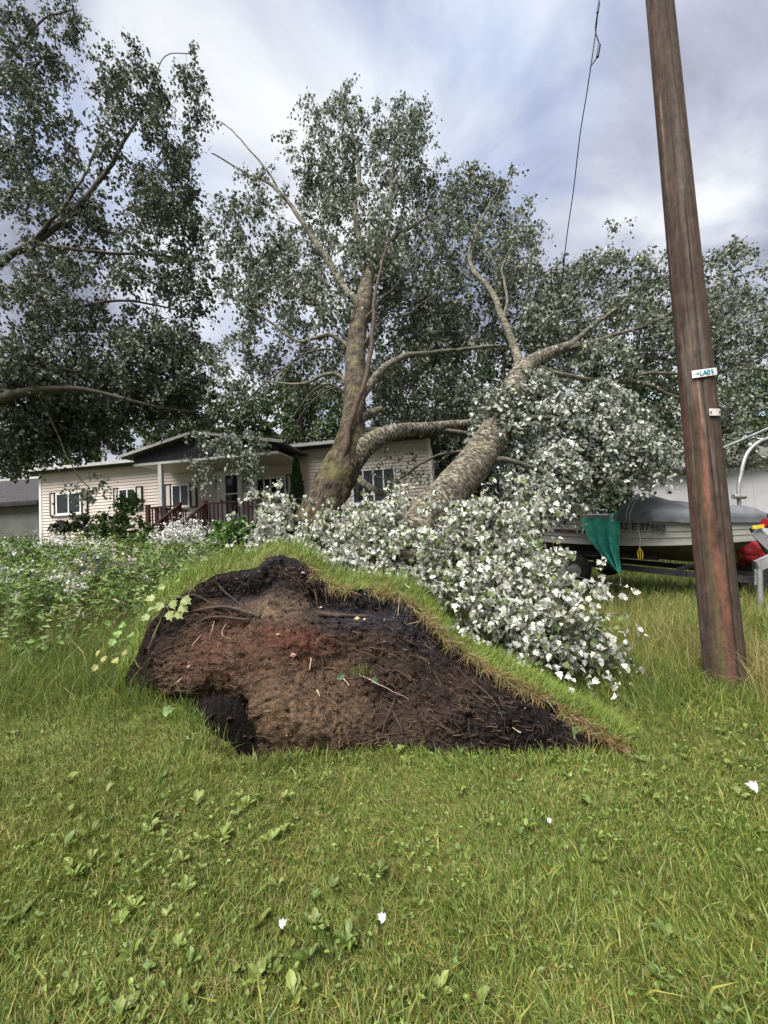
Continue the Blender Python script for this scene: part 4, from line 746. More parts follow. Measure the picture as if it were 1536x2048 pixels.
# ------------------------------------------------------------------ white-leaved poplar shoots round the trunks
rW = np.random.default_rng(77)
def shoot_cols(n, rng):
    u = rng.random((n, 1)); c = np.where(u < 0.52, np.array([[0.60, 0.605, 0.535]]), np.where(u < 0.74, np.array([[0.33, 0.35, 0.29]]), np.where(u < 0.9, np.array([[0.15, 0.19, 0.075]]), np.array([[0.07, 0.10, 0.035]]))))
    return c * rng.uniform(0.72, 1.2, (n, 1)) * (1 + rng.normal(size=(n, 3)) * np.array([0.03, 0.02, 0.06]))
def shoots(label, base_px, clumps, stems, leaf=0.048, per=15, parts_n=70):
    b0 = at(*base_px); b0[2] = max(ground_z(b0[0], b0[1]), b0[2] - 0.3) if base_px[1] < 1150 else b0[2]
    t = thing('poplar_shoots', label, 'shrub', b0, 'white-leaved shoots round the fallen trunks'); L = []
    for (px, py, d) in stems:
        e_ = at(px, py, d); m_ = (b0 + e_) / 2 + np.array([0, 0, 0.12]); P = catmull(np.array([b0 + rW.normal(size=3) * 0.05, m_, e_]), 6); R = np.linspace(0.009, 0.003, len(P))
        MB().tube(P, R, 6).build('stem', M['twig'], t, True); L.append((P, R))
    grow(t, L, clumps, rW, colf=shoot_cols, leaf=leaf, per=per, sprigs=3, tmpl=LEAF_C, droop=0.35, sprig_len=0.22, thick=0.9, parts_n=parts_n, crown='foliage', scatter=0.085, loose=True)
    return t
shoots('white leaved shoots standing just left of the forked trunk', (560, 1120, 5.0), [(552, 1030, 5.0, 34, 46, .25, 36, .74), (550, 1090, 4.9, 44, 30, .2, 30, .6), (588, 1085, 4.75, 24, 26, .12, 14, .7), (636, 1068, 4.75, 34, 26, .15, 20, .66)], [(560, 990, 5.1), (535, 1040, 5.0), (590, 1040, 5.1)])
shoots('white and green leafed shoots growing between the two fallen trunks', (720, 1160, 4.5), [(755, 1060, 4.8, 70, 46, .3, 68, .72), (670, 1122, 4.5, 56, 26, .18, 34, .6), (800, 1085, 4.6, 76, 60, .3, 70, .74), (760, 1160, 4.3, 90, 34, .22, 56, .6), (785, 1015, 5.2, 50, 26, .3, 18, .7)], [(650, 1060, 4.8), (720, 1000, 5.0), (800, 1030, 4.8), (770, 1100, 4.6)])
shoots('tall cluster of large white leaves in front of the leaning pale trunk', (930, 1190, 4.1), [(945, 1030, 4.4, 50, 50, .22, 36, .8), (990, 1080, 4.3, 66, 60, .25, 44, .78), (895, 1110, 4.2, 60, 60, .25, 42, .68), (950, 1160, 4.0, 80, 40, .22, 36, .62), (1030, 1010, 4.6, 40, 34, .2, 16, .75)], [(920, 980, 4.5), (1010, 1000, 4.4), (980, 1080, 4.2), (880, 1080, 4.2), (1050, 1090, 4.3)], leaf=0.052, per=14)
shoots('drooping white leafed branch spilling right onto the grass by the boat', (980, 1170, 4.0), [(1045, 1160, 3.95, 74, 52, .22, 42, .78), (1095, 1225, 3.85, 76, 52, .22, 44, .82), (1030, 1245, 3.8, 64, 36, .2, 28, .76), (1185, 1268, 3.85, 44, 28, .15, 20, .9), (1120, 1300, 3.7, 60, 22, .15, 14, .88), (1085, 1130, 4.2, 40, 24, .2, 18, .84), (1200, 1175, 4.2, 26, 14, .1, 5, .85)], [(1110, 1190, 3.95), (1215, 1275, 3.85), (1160, 1230, 3.9), (1090, 1290, 3.8), (1050, 1250, 3.85), (1130, 1140, 4.2), (1225, 1172, 4.2)], leaf=0.051, per=13, parts_n=90)

# ------------------------------------------------------------------ the house
HL = at(81, 946, 16.0)
_ds = np.linspace(8, 20, 4000); HR = at(np.full(4000, 857.0), np.full(4000, 875.0), _ds); HR = HR[int(np.argmin(np.abs(HR[:, 2] - HL[2])))]
EAVE = HL[2]; HU = unit(np.array([HR[0] - HL[0], HR[1] - HL[1], 0])); HN = np.array([HU[1], -HU[0], 0]); HN = HN if HN[1] < 0 else -HN
HLEN = float(np.linalg.norm((HR - HL)[:2])); HBASE = 1.45
def hw(u, z, out=0.0): return np.array([HL[0], HL[1], 0]) + HU * u + HN * out + np.array([0, 0, z])
def on_wall(px, py, out=0.0):
    d = ray(px, py); p0 = hw(0, 0, out); t = ((p0 - EYE) @ HN) / (d @ HN); P = EYE + d * t; return (P - p0) @ HU, P[2]
house = thing('mobile_home', 'long single storey beige clapboard house behind the fallen trees', 'house', hw(HLEN / 2, HBASE))
UP = np.array([0, 0, 1.0])
def hbox(mb, u0, u1, z0, z1, o0, o1):
    return mb.hexa([hw(u0, z0, o0), hw(u1, z0, o0), hw(u1, z0, o1), hw(u0, z0, o1), hw(u0, z1, o0), hw(u1, z1, o0), hw(u1, z1, o1), hw(u0, z1, o1)])
DEPTH = 4.4
mb = MB(); hbox(mb, 0, HLEN, HBASE - 0.1, EAVE, -DEPTH, -0.03); mb.build('wall', M['siding'], house)
PB = 0.115; nb = int((EAVE - HBASE) / PB)
mbs = MB().hexa([hw(0.02, 0, -0.03), hw(HLEN - 0.02, 0, -0.03), hw(HLEN - 0.02, 0, 0.018), hw(0.02, 0, 0.018), hw(0.02, PB, -0.03), hw(HLEN - 0.02, PB, -0.03), hw(HLEN - 0.02, PB, -0.004), hw(0.02, PB, -0.004)])
s0 = mbs.build('siding_board', M['siding'], house); s0.location.z += HBASE
for k in range(1, nb):
    c = s0.copy(); COL.objects.link(c); c.parent = house; c.location.z = s0.location.z + k * PB
for u in (0.0, HLEN): mb = MB(); hbox(mb, u - 0.05, u + 0.05, HBASE - 0.1, EAVE - 0.02, -0.05, 0.03); mb.build('corner_trim', M['white'], house)
# roof: low slope, overhang, gutter
mb = MB(); mb.hexa([hw(-0.3, EAVE + 0.02, 0.32), hw(HLEN + 0.3, EAVE + 0.02, 0.32), hw(HLEN + 0.3, EAVE + 0.42, -DEPTH / 2), hw(-0.3, EAVE + 0.42, -DEPTH / 2), hw(-0.3, EAVE + 0.10, 0.32), hw(HLEN + 0.3, EAVE + 0.10, 0.32), hw(HLEN + 0.3, EAVE + 0.50, -DEPTH / 2), hw(-0.3, EAVE + 0.50, -DEPTH / 2)])
mb.hexa([hw(-0.3, EAVE + 0.42, -DEPTH / 2), hw(HLEN + 0.3, EAVE + 0.42, -DEPTH / 2), hw(HLEN + 0.3, EAVE + 0.02, -DEPTH - 0.3), hw(-0.3, EAVE + 0.02, -DEPTH - 0.3), hw(-0.3, EAVE + 0.50, -DEPTH / 2), hw(HLEN + 0.3, EAVE + 0.50, -DEPTH / 2), hw(HLEN + 0.3, EAVE + 0.10, -DEPTH - 0.3), hw(-0.3, EAVE + 0.10, -DEPTH - 0.3)])
roof = mb.build('roof', M['roof'], house)
mb = MB(); hbox(mb, -0.3, HLEN + 0.3, EAVE - 0.05, EAVE + 0.015, 0.10, 0.31); mb.build('shadow_soffit', M['dark_trim'], roof)  # dark colour stands in for the shadow under the gutter
mb = MB(); hbox(mb, -0.3, HLEN + 0.3, EAVE + 0.0, EAVE + 0.11, 0.325, 0.43); mb.build('gutter', M['gutter'], roof)
def window(px0, py0, px1, py1, mull=(0.5,), shutters=()):
    u0, z1 = on_wall(px0, py0); u1, z0 = on_wall(px1, py1); fw = 0.055; mb = MB()
    hbox(mb, u0 - fw, u0, z0 - fw, z1 + fw, 0.0, 0.06); hbox(mb, u1, u1 + fw, z0 - fw, z1 + fw, 0.0, 0.06)
    hbox(mb, u0, u1, z1, z1 + fw, 0.0, 0.058); hbox(mb, u0, u1, z0 - fw, z0, 0.0, 0.07)
    for k in mull: um = u0 + (u1 - u0) * k; hbox(mb, um - 0.022, um + 0.022, z0, z1, 0.0, 0.05)
    w = mb.build('window', M['white'], house); ed = [0, *mull, 1]
    for a, b in zip(ed, ed[1:]):
        mb = MB(); hbox(mb, u0 + (u1 - u0) * a, u0 + (u1 - u0) * b, z0, z1, 0.014, 0.03); mb.build('pane', M['glass'], w)
    mb = MB(); hbox(mb, u0 - 0.09, u1 + 0.09, z0 - fw - 0.04, z0 - fw, 0.0, 0.10); mb.build('sill', M['white'], w)
    for a, b in shutters:
        s_, _ = on_wall(a, py0); e_, _ = on_wall(b, py0); mb = MB(); hbox(mb, s_ + 0.03, e_ - 0.03, z0 - 0.05, z1 + 0.06, 0.0, 0.05); sh = mb.build('shutter', M['shutter'], house)
        mb = MB(); hbox(mb, s_, s_ + 0.035, z0 - 0.1, z1 + 0.1, 0.0, 0.07); hbox(mb, e_ - 0.035, e_, z0 - 0.1, z1 + 0.1, 0.0, 0.07); hbox(mb, s_, e_, z1 + 0.065, z1 + 0.1, 0.0, 0.068); hbox(mb, s_, e_, z0 - 0.1, z0 - 0.065, 0.0, 0.068); mb.build('border', M['dark_trim'], sh)
window(116, 990, 162, 1024, (0.5,), ((102, 112), (166, 177)))
window(241, 981, 271, 1015, (0.5,), ((229, 238), (274, 286)))
window(347, 973, 378, 1010, (0.5,), ((331, 343), (382, 394)))
window(515, 960, 571, 1004, (0.25, 0.5, 0.75), ((495, 510), (574, 584)))
window(706, 944, 790, 1000, (0.25, 0.5, 0.75), ())
# door
u0, z1 = on_wall(440, 948); u1, _ = on_wall(480, 948); z0 = z1 - 2.0
mb = MB(); hbox(mb, u0, u1, z0, z1, 0.0, 0.05); mb.v = mb.v; door = mb.build('door', M['white'], house)
mb = MB(); hbox(mb, u0 - 0.08, u0, z0, z1 + 0.08, 0.0, 0.08); hbox(mb, u1, u1 + 0.08, z0, z1 + 0.08, 0.0, 0.08); hbox(mb, u0, u1, z1, z1 + 0.08, 0.0, 0.078); mb.build('frame', M['white'], door)
ga, _ = on_wall(452, 950); gb, _ = on_wall(475, 950)
mb = MB(); hbox(mb, ga, gb, z1 - 0.72, z1 - 0.10, 0.03, 0.065); mb.build('glass', M['glass'], door)
mb = MB(); hbox(mb, ga, gb, z1 - 1.45, z1 - 0.78, 0.03, 0.065); mb.build('glass', M['glass'], door)
mb = MB(); hbox(mb, u0 + 0.06, u0 + 0.10, z0 + 0.95, z0 + 1.05, 0.05, 0.11); mb.build('handle', M['dark_trim'], door)
# porch roof with black boarded pediment, posts
PO = 2.0
def on_porch(px, py): return on_wall(px, py, PO)
pl, pzl = on_porch(268, 906); pr, pzr = on_porch(556, 899); pa, pza = on_porch(392, 862); pza -= 0.16; pz = (pzl + pzr) / 2 + 0.02; pa = (pl + pr) / 2 - 0.2
mb = MB()
for (ua, ub, za, zb) in ((pl - 0.25, pa, pz - 0.06, pza), (pa, pr + 0.25, pza, pz - 0.06)):
    mb.hexa([hw(ua, za, PO + 0.25), hw(ub, zb, PO + 0.25), hw(ub, zb, -1.0), hw(ua, za, -1.0), hw(ua, za + 0.07, PO + 0.25), hw(ub, zb + 0.07, PO + 0.25), hw(ub, zb + 0.07, -1.0), hw(ua, za + 0.07, -1.0)])
pro = mb.build('porch_roof', M['roof'], house)
mb = MB()
for (ua, ub, za, zb) in ((pl - 0.28, pa, pz - 0.05, pza + 0.01), (pa, pr + 0.28, pza + 0.01, pz - 0.05)):
    mb.hexa([hw(ua, za, PO + 0.253), hw(ub, zb, PO + 0.253), hw(ub, zb, PO + 0.285), hw(ua, za, PO + 0.285), hw(ua, za + 0.09, PO + 0.253), hw(ub, zb + 0.09, PO + 0.253), hw(ub, zb + 0.09, PO + 0.285), hw(ua, za + 0.09, PO + 0.285)])
mb.build('fascia', M['gutter'], pro)
nbd = 26; us = np.linspace(pl, pr, nbd + 1); sl = lambda u: pza - 0.02 - abs(u - pa) / (pa - pl if u < pa else pr - pa) * (pza - pz)
for k in range(nbd):
    a, b = us[k] + 0.004, us[k + 1] - 0.004; mb = MB(); zb0 = pz - 0.22
    mb.hexa([hw(a, zb0, PO - 0.05), hw(b, zb0, PO - 0.05), hw(b, zb0, PO + 0.02), hw(a, zb0, PO + 0.02), hw(a, sl(a), PO - 0.05), hw(b, sl(b), PO - 0.05), hw(b, sl(b), PO + 0.02), hw(a, sl(a), PO + 0.02)]); mb.build('pediment_board', M['black_board'], house)
mb = MB(); hbox(mb, pl, pr, pz - 0.26, pz - 0.222, 0.02, PO - 0.06); mb.build('porch_ceiling', M['shutter'], house)
mb = MB(); hbox(mb, pl, pr, pz - 0.30, pz - 0.225, PO - 0.055, PO + 0.03); mb.build('porch_beam', M['white'], house)
DZ = on_porch(470, 1004)[1] - 0.92
for px in (320, 505):
    u, _ = on_porch(px, 950); mb = MB(); hbox(mb, u - 0.06, u + 0.06, DZ, pz - 0.30, PO - 0.1, PO + 0.02); mb.build('porch_post', M['white'], house)
# house number plaque and porch lanterns
u, z = on_wall(405, 955); th = np.linspace(0, 2 * np.pi, 24, endpoint=False)
def disc(mb, cu, cz, ru, rz, o0, o1, n=24):
    th = np.linspace(0, 2 * np.pi, n, endpoint=False); a = [hw(cu + ru * math.cos(t), cz + rz * math.sin(t), o0) for t in th]; b = [hw(cu + ru * math.cos(t), cz + rz * math.sin(t), o1) for t in th]
    i = np.arange(n); mb.add(a + b, [np.stack([i, (i + 1) % n, (i + 1) % n + n, i + n], 1), (np.arange(n) + n)[None]]); return mb
pq = disc(MB(), u, z, 0.19, 0.125, 0.0, 0.05).build('number_plaque', M['dark_trim'], house)
disc(MB(), u, z, 0.165, 0.10, 0.05, 0.056).build('plaque_face', M['shutter'], pq)
def text(body, size, origin, xdir, ydir, mat, parent, name='lettering', extrude=0.002):
    c = bpy.data.curves.new(name, 'FONT'); c.body = body; c.size = size; c.align_x = 'CENTER'; c.align_y = 'CENTER'; c.extrude = extrude; c.offset = size * 0.022; c.materials.append(mat)
    tmp = bpy.data.objects.new(name, c); me = bpy.data.meshes.new_from_object(tmp); bpy.data.objects.remove(tmp)
    if not len(me.materials): me.materials.append(mat)
    o = bpy.data.objects.new(name, me); COL.objects.link(o); o.parent = parent
    x = unit(xdir); y = unit(np.asarray(ydir) - x * (np.asarray(ydir) @ x)); z = np.cross(x, y); p = np.asarray(origin) - ploc(parent)
    o.matrix_local = Matrix(((x[0], y[0], z[0], p[0]), (x[1], y[1], z[1], p[1]), (x[2], y[2], z[2], p[2]), (0, 0, 0, 1))); return o
text('131', 0.13, hw(u, z, 0.06), HU, UP, M['print_black'], pq)
for (px, py) in ((419, 953), (492, 948)):
    u, z = on_wall(px, py); mb = MB(); mb.tube([hw(u, z + 0.14, 0.0), hw(u, z + 0.2, 0.1), hw(u, z + 0.12, 0.16)], 0.014, 6); mb.tube([hw(u, z + 0.12, 0.16), hw(u, z + 0.09, 0.16), hw(u, z + 0.06, 0.16), hw(u, z - 0.12, 0.16), hw(u, z - 0.17, 0.16)], [0.02, 0.09, 0.10, 0.065, 0.015], 6); mb.build('porch_lantern', M['dark_trim'], house)
# deck with stairs and balusters
deck = thing('porch_deck', 'red brown stained wooden porch deck with baluster railings', 'deck', hw(on_porch(400, 1000)[0], HBASE, 1.0))
dl_, _ = on_porch(300, 1000); dr_, _ = on_porch(560, 1000); sa, _ = on_porch(362, 1000); sb, _ = on_porch(414, 1000)
for k in range(16):
    o0 = 0.05 + k * (PO + 0.2) / 16; mb = MB(); hbox(mb, dl_, dr_, DZ - 0.04, DZ, o0, o0 + (PO + 0.2) / 16 - 0.008); mb.build('deck_board', M['deck'], deck)
mb = MB(); hbox(mb, dl_ + 0.02, dr_ - 0.02, DZ - 0.24, DZ - 0.042, PO + 0.15, PO + 0.19); mb.build('rim_board', M['deck'], deck)
def rail(a, b, o_a, o_b, z_a, z_b):
    A = hw(a, z_a, o_a); B = hw(b, z_b, o_b); mb = MB(); mb.bar(A + UP * 0.92, B + UP * 0.92, 0.10, 0.045); mb.build('top_rail', M['deck'], deck)
    mb = MB(); mb.bar(A + UP * 0.12, B + UP * 0.12, 0.045, 0.07); mb.build('bottom_rail', M['deck'], deck)
    n = max(2, int(np.linalg.norm(B - A) / 0.135))
    for k in range(1, n):
        P = A + (B - A) * k / n; mb = MB(); mb.bar(P + UP * 0.155, P + UP * 0.895, 0.036, 0.036); mb.build('baluster', M['deck'], deck)
for a in (dl_, sa, sb, dr_):
    mb = MB(); P = hw(a, DZ - 0.6, PO + 0.1); mb.bar(P, P + UP * 1.62, 0.11, 0.11); mb.build('post', M['deck'], deck)
rail(dl_, sa, PO + 0.1, PO + 0.1, DZ, DZ); rail(sb, dr_, PO + 0.1, PO + 0.1, DZ, DZ); rail(dl_, dl_, 0.1, PO + 0.05, DZ, DZ); rail(sa, sa, PO + 0.15, PO + 1.2, DZ, DZ - 0.62); rail(sb, sb, PO + 0.15, PO + 1.2, DZ, DZ - 0.62)
for k in range(3): mb = MB(); hbox(mb, sa + 0.06, sb - 0.06, DZ - 0.2 * (k + 1) - 0.04, DZ - 0.2 * (k + 1), PO + 0.22 + 0.28 * k, PO + 0.5 + 0.28 * k); mb.build('stair_tread', M['deck'], deck)

# ------------------------------------------------------------------ other buildings
ga0, ga1 = at(-260, 1020, 19.5), at(84, 1013, 18.6); gzb = 1.3
gar = thing('garage', 'dark roofed grey garage at the far end of the house', 'garage', (ga0 + ga1) / 2 * np.array([1, 1, 0]) + np.array([0, 0, gzb]))
gu = unit((ga1 - ga0) * np.array([1, 1, 0])); gn = np.array([gu[1], -gu[0], 0]); ez = (ga0[2] + ga1[2]) / 2; gl = np.linalg.norm((ga1 - ga0)[:2]); gp = lambda u, z, o_: np.array([ga0[0], ga0[1], 0]) + gu * u + gn * o_ + UP * z
def gbox(mb, u0, u1, z0, z1, o0, o1): return mb.hexa([gp(u0, z0, o0), gp(u1, z0, o0), gp(u1, z0, o1), gp(u0, z0, o1), gp(u0, z1, o0), gp(u1, z1, o0), gp(u1, z1, o1), gp(u0, z1, o1)])
gbox(MB(), 0, gl, gzb, ez - 0.02, -5, 0).build('wall', M['garage_wall'], gar)
mb = MB(); mb.hexa([gp(-0.2, ez, 0.3), gp(gl + 0.1, ez, 0.3), gp(gl + 0.1, ez + 1.45, -2.2), gp(-0.2, ez + 1.45, -2.2), gp(-0.2, ez + 0.08, 0.3), gp(gl + 0.1, ez + 0.08, 0.3), gp(gl + 0.1, ez + 1.53, -2.2), gp(-0.2, ez + 1.53, -2.2)]); gr = mb.build('roof', M['garage_roof'], gar)
gbox(MB(), -0.2, gl + 0.1, ez + 1.5, ez + 1.62, -2.35, -2.1).build('ridge_cap', M['gutter'], gr)
gbox(MB(), -0.2, gl + 0.1, ez - 0.12, ez - 0.01, 0.2, 0.34).build('fascia', M['dark_trim'], gr)
n0, n1 = at(1262, 952, 14.5), at(1640, 905, 11.8)
nez = (n0[2] + n1[2]) / 2
nei = thing('neighbour_house', 'pale sided low house half hidden behind the boat and the pole', 'house', np.array([(n0[0] + n1[0]) / 2, (n0[1] + n1[1]) / 2, 0.2]))
nu = unit((n1 - n0) * np.array([1, 1, 0])); nn_ = np.array([nu[1], -nu[0], 0]); nl = np.linalg.norm((n1 - n0)[:2]); npp = lambda u, z, o_: np.array([n0[0], n0[1], 0]) + nu * u + nn_ * o_ + UP * z
def nbox(mb, u0, u1, z0, z1, o0, o1): return mb.hexa([npp(u0, z0, o0), npp(u1, z0, o0), npp(u1, z0, o1), npp(u0, z0, o1), npp(u0, z1, o0), npp(u1, z1, o0), npp(u1, z1, o1), npp(u0, z1, o1)])
nbox(MB(), 0, nl, 0.1, nez - 0.02, -4, 0).build('wall', M['neighbour'], nei)
mb = MB(); mb.hexa([npp(-0.2, nez, 0.25), npp(nl + 0.2, nez, 0.25), npp(nl + 0.2, nez + 0.85, -2.2), npp(-0.2, nez + 0.85, -2.2), npp(-0.2, nez + 0.07, 0.25), npp(nl + 0.2, nez + 0.07, 0.25), npp(nl + 0.2, nez + 0.92, -2.2), npp(-0.2, nez + 0.92, -2.2)]); nr = mb.build('roof', M['garage_wall'], nei)
nbox(MB(), -0.2, nl + 0.2, nez - 0.1, nez - 0.01, 0.16, 0.29).build('fascia', M['dark_trim'], nr)
for k in range(9): nbox(MB(), 0.06 + k * nl / 9, 0.09 + k * nl / 9, 0.2, nez - 0.11, 0.0, 0.012).build('panel_batten', M['neighbour'], nei)

# ------------------------------------------------------------------ trees behind the houses
rT = np.random.default_rng(303)
def far_cols(base):
    def f(n, rng): return np.array(base) * np.where(rng.random((n, 1)) < 0.25, 1.9, 1.0) * rng.uniform(0.6, 1.35, (n, 1))
    return f
BT = [(-20, 830, 25, 230, 130, 'broad green tree behind the garage roof', (0.05, 0.085, 0.02)), (190, 800, 26, 150, 100, 'dark green tree rising behind the left end of the house', (0.035, 0.06, 0.018)), (420, 830, 25, 130, 70, 'low dark tree behind the black porch gable', (0.04, 0.06, 0.022)),
      (600, 815, 26, 110, 80, 'mid green tree behind the house beside the forked trunk', (0.045, 0.07, 0.02)), (800, 740, 24, 170, 170, 'dark tree behind the house between the fallen trunks', (0.032, 0.05, 0.022)), (925, 905, 19, 60, 90, 'dark shaded tree just past the right end of the house', (0.022, 0.032, 0.016)), (1010, 780, 22, 140, 130, 'dark evergreen mass behind the leaning pale trunk', (0.026, 0.04, 0.018)),
      (1270, 810, 22, 150, 90, 'dark tree behind the pale neighbouring house', (0.03, 0.05, 0.022)), (1500, 800, 22, 130, 100, 'green tree behind the pole and pipe frame', (0.042, 0.065, 0.024))]
for (px, py, d, rx, ry, lab, bc) in BT:
    c = at(px, py, d); g = ground_z(c[0], c[1]); t = thing('background_tree', lab, 'tree', np.array([c[0], c[1], g]), 'trees behind the houses')
    P = np.array([[c[0], c[1], g - 0.1], [c[0] + 0.1, c[1], g + (c[2] - g) * 0.5], [c[0], c[1], c[2]], [c[0] + 0.1, c[1], c[2] + ry / F_PX * d * 0.7]]); L = [limb_world(P, np.array([0.24, 0.19, 0.13, 0.04]), t, 'trunk', 10, 0.0, 0.2)]
    grow(t, L, [(px, py, d, rx, ry, 1.6, 120, .1), (px, py + ry * 0.7, d, rx, ry * 0.5, 1.4, 60, .1)], rT, leaf=0.19, per=26, sprigs=3, sprig_len=0.8, thick=2.2, colf=far_cols(bc), fine_twigs=False)

n_ = 26000; ang = rT.uniform(-1.15, 1.15, n_); rr_ = rT.uniform(55, 75, n_); hx = 8 + 3.0 * n2(ang * 12, rr_ * 0, 1.0, 3); hz = 1.0 + hx * rT.random(n_) ** 0.8
pos = np.stack([np.sin(ang) * rr_, np.cos(ang) * rr_, hz], 1); v, f, c = leaves(pos, rand_unit(n_, rT), unit(rand_unit(n_, rT) + np.array([0, -0.3, 0.5])), rT.uniform(0.7, 1.4, n_), np.array((0.035, 0.055, 0.022)) * rT.uniform(0.5, 1.5, (n_, 1)))
tag(obj('treeline', v, f, M['leaf'], None, c), 'distant wood closing the view behind the houses', 'trees', kind='stuff')

# ------------------------------------------------------------------ garden shrubs, flowers, weeds
rG = np.random.default_rng(404)
def two(cols_, p):
    cols_ = np.array(cols_)
    def f(n, rng): return cols_[rng.choice(len(cols_), n, p=p)] * rng.uniform(0.7, 1.3, (n, 1))
    return f
BROADL = (np.array([[0, 0, 0], [0.25, 0.12, 0.02], [0.5, 0.26, 0.05], [0.8, 0.18, 0.03], [1, 0, -0.1], [0.8, -0.18, 0.03], [0.5, -0.26, 0.05], [0.25, -0.12, 0.02], [0.55, 0, -0.02]]), [np.array([[8, i, (i + 1) % 8] for i in range(8)])])
def shrub(name, label, cat, base, tips, clumps, leaf, per, colf, tmpl=LEAF_S, flowers=None, sprig=0.2, group=None):
    b0 = at(*base); b0[2] = ground_z(b0[0], b0[1]); t = thing(name, label, cat, b0, group); L = []
    for (px, py, d) in tips:
        e_ = at(px, py, d); P = catmull(np.array([b0 + np.array([rG.normal() * 0.1, rG.normal() * 0.08, 0]), (b0 + e_) / 2 + np.array([0, 0, 0.08]), e_]), 4); R = np.linspace(0.012, 0.004, len(P)); MB().tube(P, R, 6).build('stem', M['twig'], t, True); L.append((P, R))
    grow(t, L, clumps, rG, leaf=leaf, per=per, sprigs=3, tmpl=tmpl, droop=0.15, sprig_len=sprig, thick=0.6, colf=colf, crown='foliage')
    if flowers:
        V, Fs, n = [], [], 0; Cs = []
        for (px, py, d, rx, ry, num, fc, fs) in flowers:
            for k in range(num):
                c = at(px + rG.normal() * rx * 0.5, py + rG.normal() * ry * 0.5, d + rG.normal() * 0.15)
                m_ = rG.integers(7, 14); pos = c + rG.normal(size=(m_, 3)) * fs * 0.9; v, f, cc = leaves(pos, rand_unit(m_, rG), unit(rand_unit(m_, rG) + np.array([0, -0.6, 0.6])), fs * rG.uniform(0.6, 1.2, m_), np.tile(fc, (m_, 1)) * rG.uniform(0.8, 1.15, (m_, 1)), LEAF_S)
                V.append(v); Fs.append(f[0] + n); n += len(v); Cs.append(cc)
        tag(obj('blossom', np.concatenate(V), np.concatenate(Fs), M['leaf'], t, np.concatenate(Cs)), kind='stuff')
    return t
LG = [(0.11, 0.18, 0.04), (0.07, 0.12, 0.03), (0.155, 0.22, 0.06)]; WHT = (0.62, 0.62, 0.6); PINKW = (0.5, 0.43, 0.42)
shrub('dark_shrub', 'small dark leaved shrub under the far left window', 'shrub', (150, 1090, 11.6), [(130, 1045, 11.6), (170, 1040, 11.6)], [(148, 1052, 11.6, 40, 22, .4, 24, .1)], 0.09, 14, two([(0.02, 0.03, 0.012), (0.04, 0.055, 0.02)], [.6, .4]))
shrub('green_shrub', 'mid green leafy shrub left of the porch stairs', 'shrub', (245, 1110, 10.6), [(215, 1030, 10.6), (250, 1010, 10.6), (285, 1050, 10.6)], [(240, 1065, 10.2, 56, 46, .4, 64, .1), (258, 1005, 10.2, 22, 26, .2, 12, .1), (300, 1085, 10.0, 36, 26, .3, 26, .1)], 0.09, 14, two(LG, [.4, .4, .2]))
shrub('flowering_phlox', 'white flowering phlox clump in front of the porch steps', 'flowers', (375, 1130, 9.2), [(330, 1070, 9.2), (375, 1055, 9.2), (420, 1070, 9.2)], [(375, 1095, 9.2, 70, 32, .4, 50, .1)], 0.07, 12, two(LG, [.4, .4, .2]), flowers=[(380, 1070, 9.0, 60, 26, 120, WHT, 0.06), (335, 1078, 9.0, 34, 16, 40, WHT, 0.06), (400, 1100, 8.9, 36, 14, 22, PINKW, 0.05)])
shrub('green_bush', 'fresh green bush in front of the porch railing', 'shrub', (468, 1125, 8.6), [(440, 1050, 8.6), (470, 1040, 8.6), (505, 1060, 8.6)], [(468, 1070, 8.6, 52, 42, .4, 80, .1)], 0.085, 14, two([(0.075, 0.15, 0.03), (0.045, 0.095, 0.02), (0.11, 0.19, 0.045)], [.4, .3, .3]))
shrub('dark_shrub', 'brownish dark shrub between the green bush and the forked trunk', 'shrub', (520, 1110, 8.2), [(515, 1060, 8.2), (535, 1070, 8.2)], [(522, 1085, 8.2, 18, 34, .3, 16, .1)], 0.07, 12, two([(0.06, 0.05, 0.035), (0.03, 0.035, 0.018)], [.5, .5]))
shrub('flowering_weed', 'white flowering weed clump in the middle of the left thicket', 'flowers', (140, 1225, 6.4), [(120, 1170, 6.4), (150, 1165, 6.4), (165, 1190, 6.4)], [(142, 1190, 6.4, 44, 26, .3, 26, .1)], 0.06, 12, two(LG, [.4, .4, .2]), flowers=[(140, 1175, 6.2, 36, 22, 34, WHT, 0.05), (105, 1225, 6.0, 14, 10, 7, WHT, 0.045)])
shrub('flowering_weed', 'pinkish white flower clump behind the left edge of the root plate', 'flowers', (245, 1165, 7.4), [(230, 1120, 7.4), (270, 1125, 7.4)], [(245, 1140, 7.4, 40, 20, .3, 22, .1)], 0.06, 12, two(LG, [.4, .4, .2]), flowers=[(255, 1130, 7.2, 44, 20, 34, PINKW, 0.05)])
shrub('flowering_weed', 'sparse white flower heads at the far left by the garage', 'flowers', (60, 1150, 8.6), [(40, 1075, 8.6), (100, 1080, 8.6)], [(60, 1100, 8.6, 60, 26, .4, 30, .1)], 0.07, 12, two(LG, [.4, .4, .2]), flowers=[(110, 1085, 8.4, 26, 14, 22, WHT, 0.05), (30, 1110, 8.2, 30, 16, 14, WHT, 0.05), (190, 1090, 8.4, 36, 14, 18, WHT, 0.05)])
shrub('white_leaved_seedling', 'white leaved poplar seedling among the weeds at the left edge', 'shrub', (60, 1215, 6.8), [(40, 1140, 6.8), (75, 1150, 6.8)], [(55, 1160, 6.8, 40, 30, .3, 22, .8)], 0.06, 12, lambda n, r: pop_cols(n, 0.7, r), tmpl=LEAF_L)
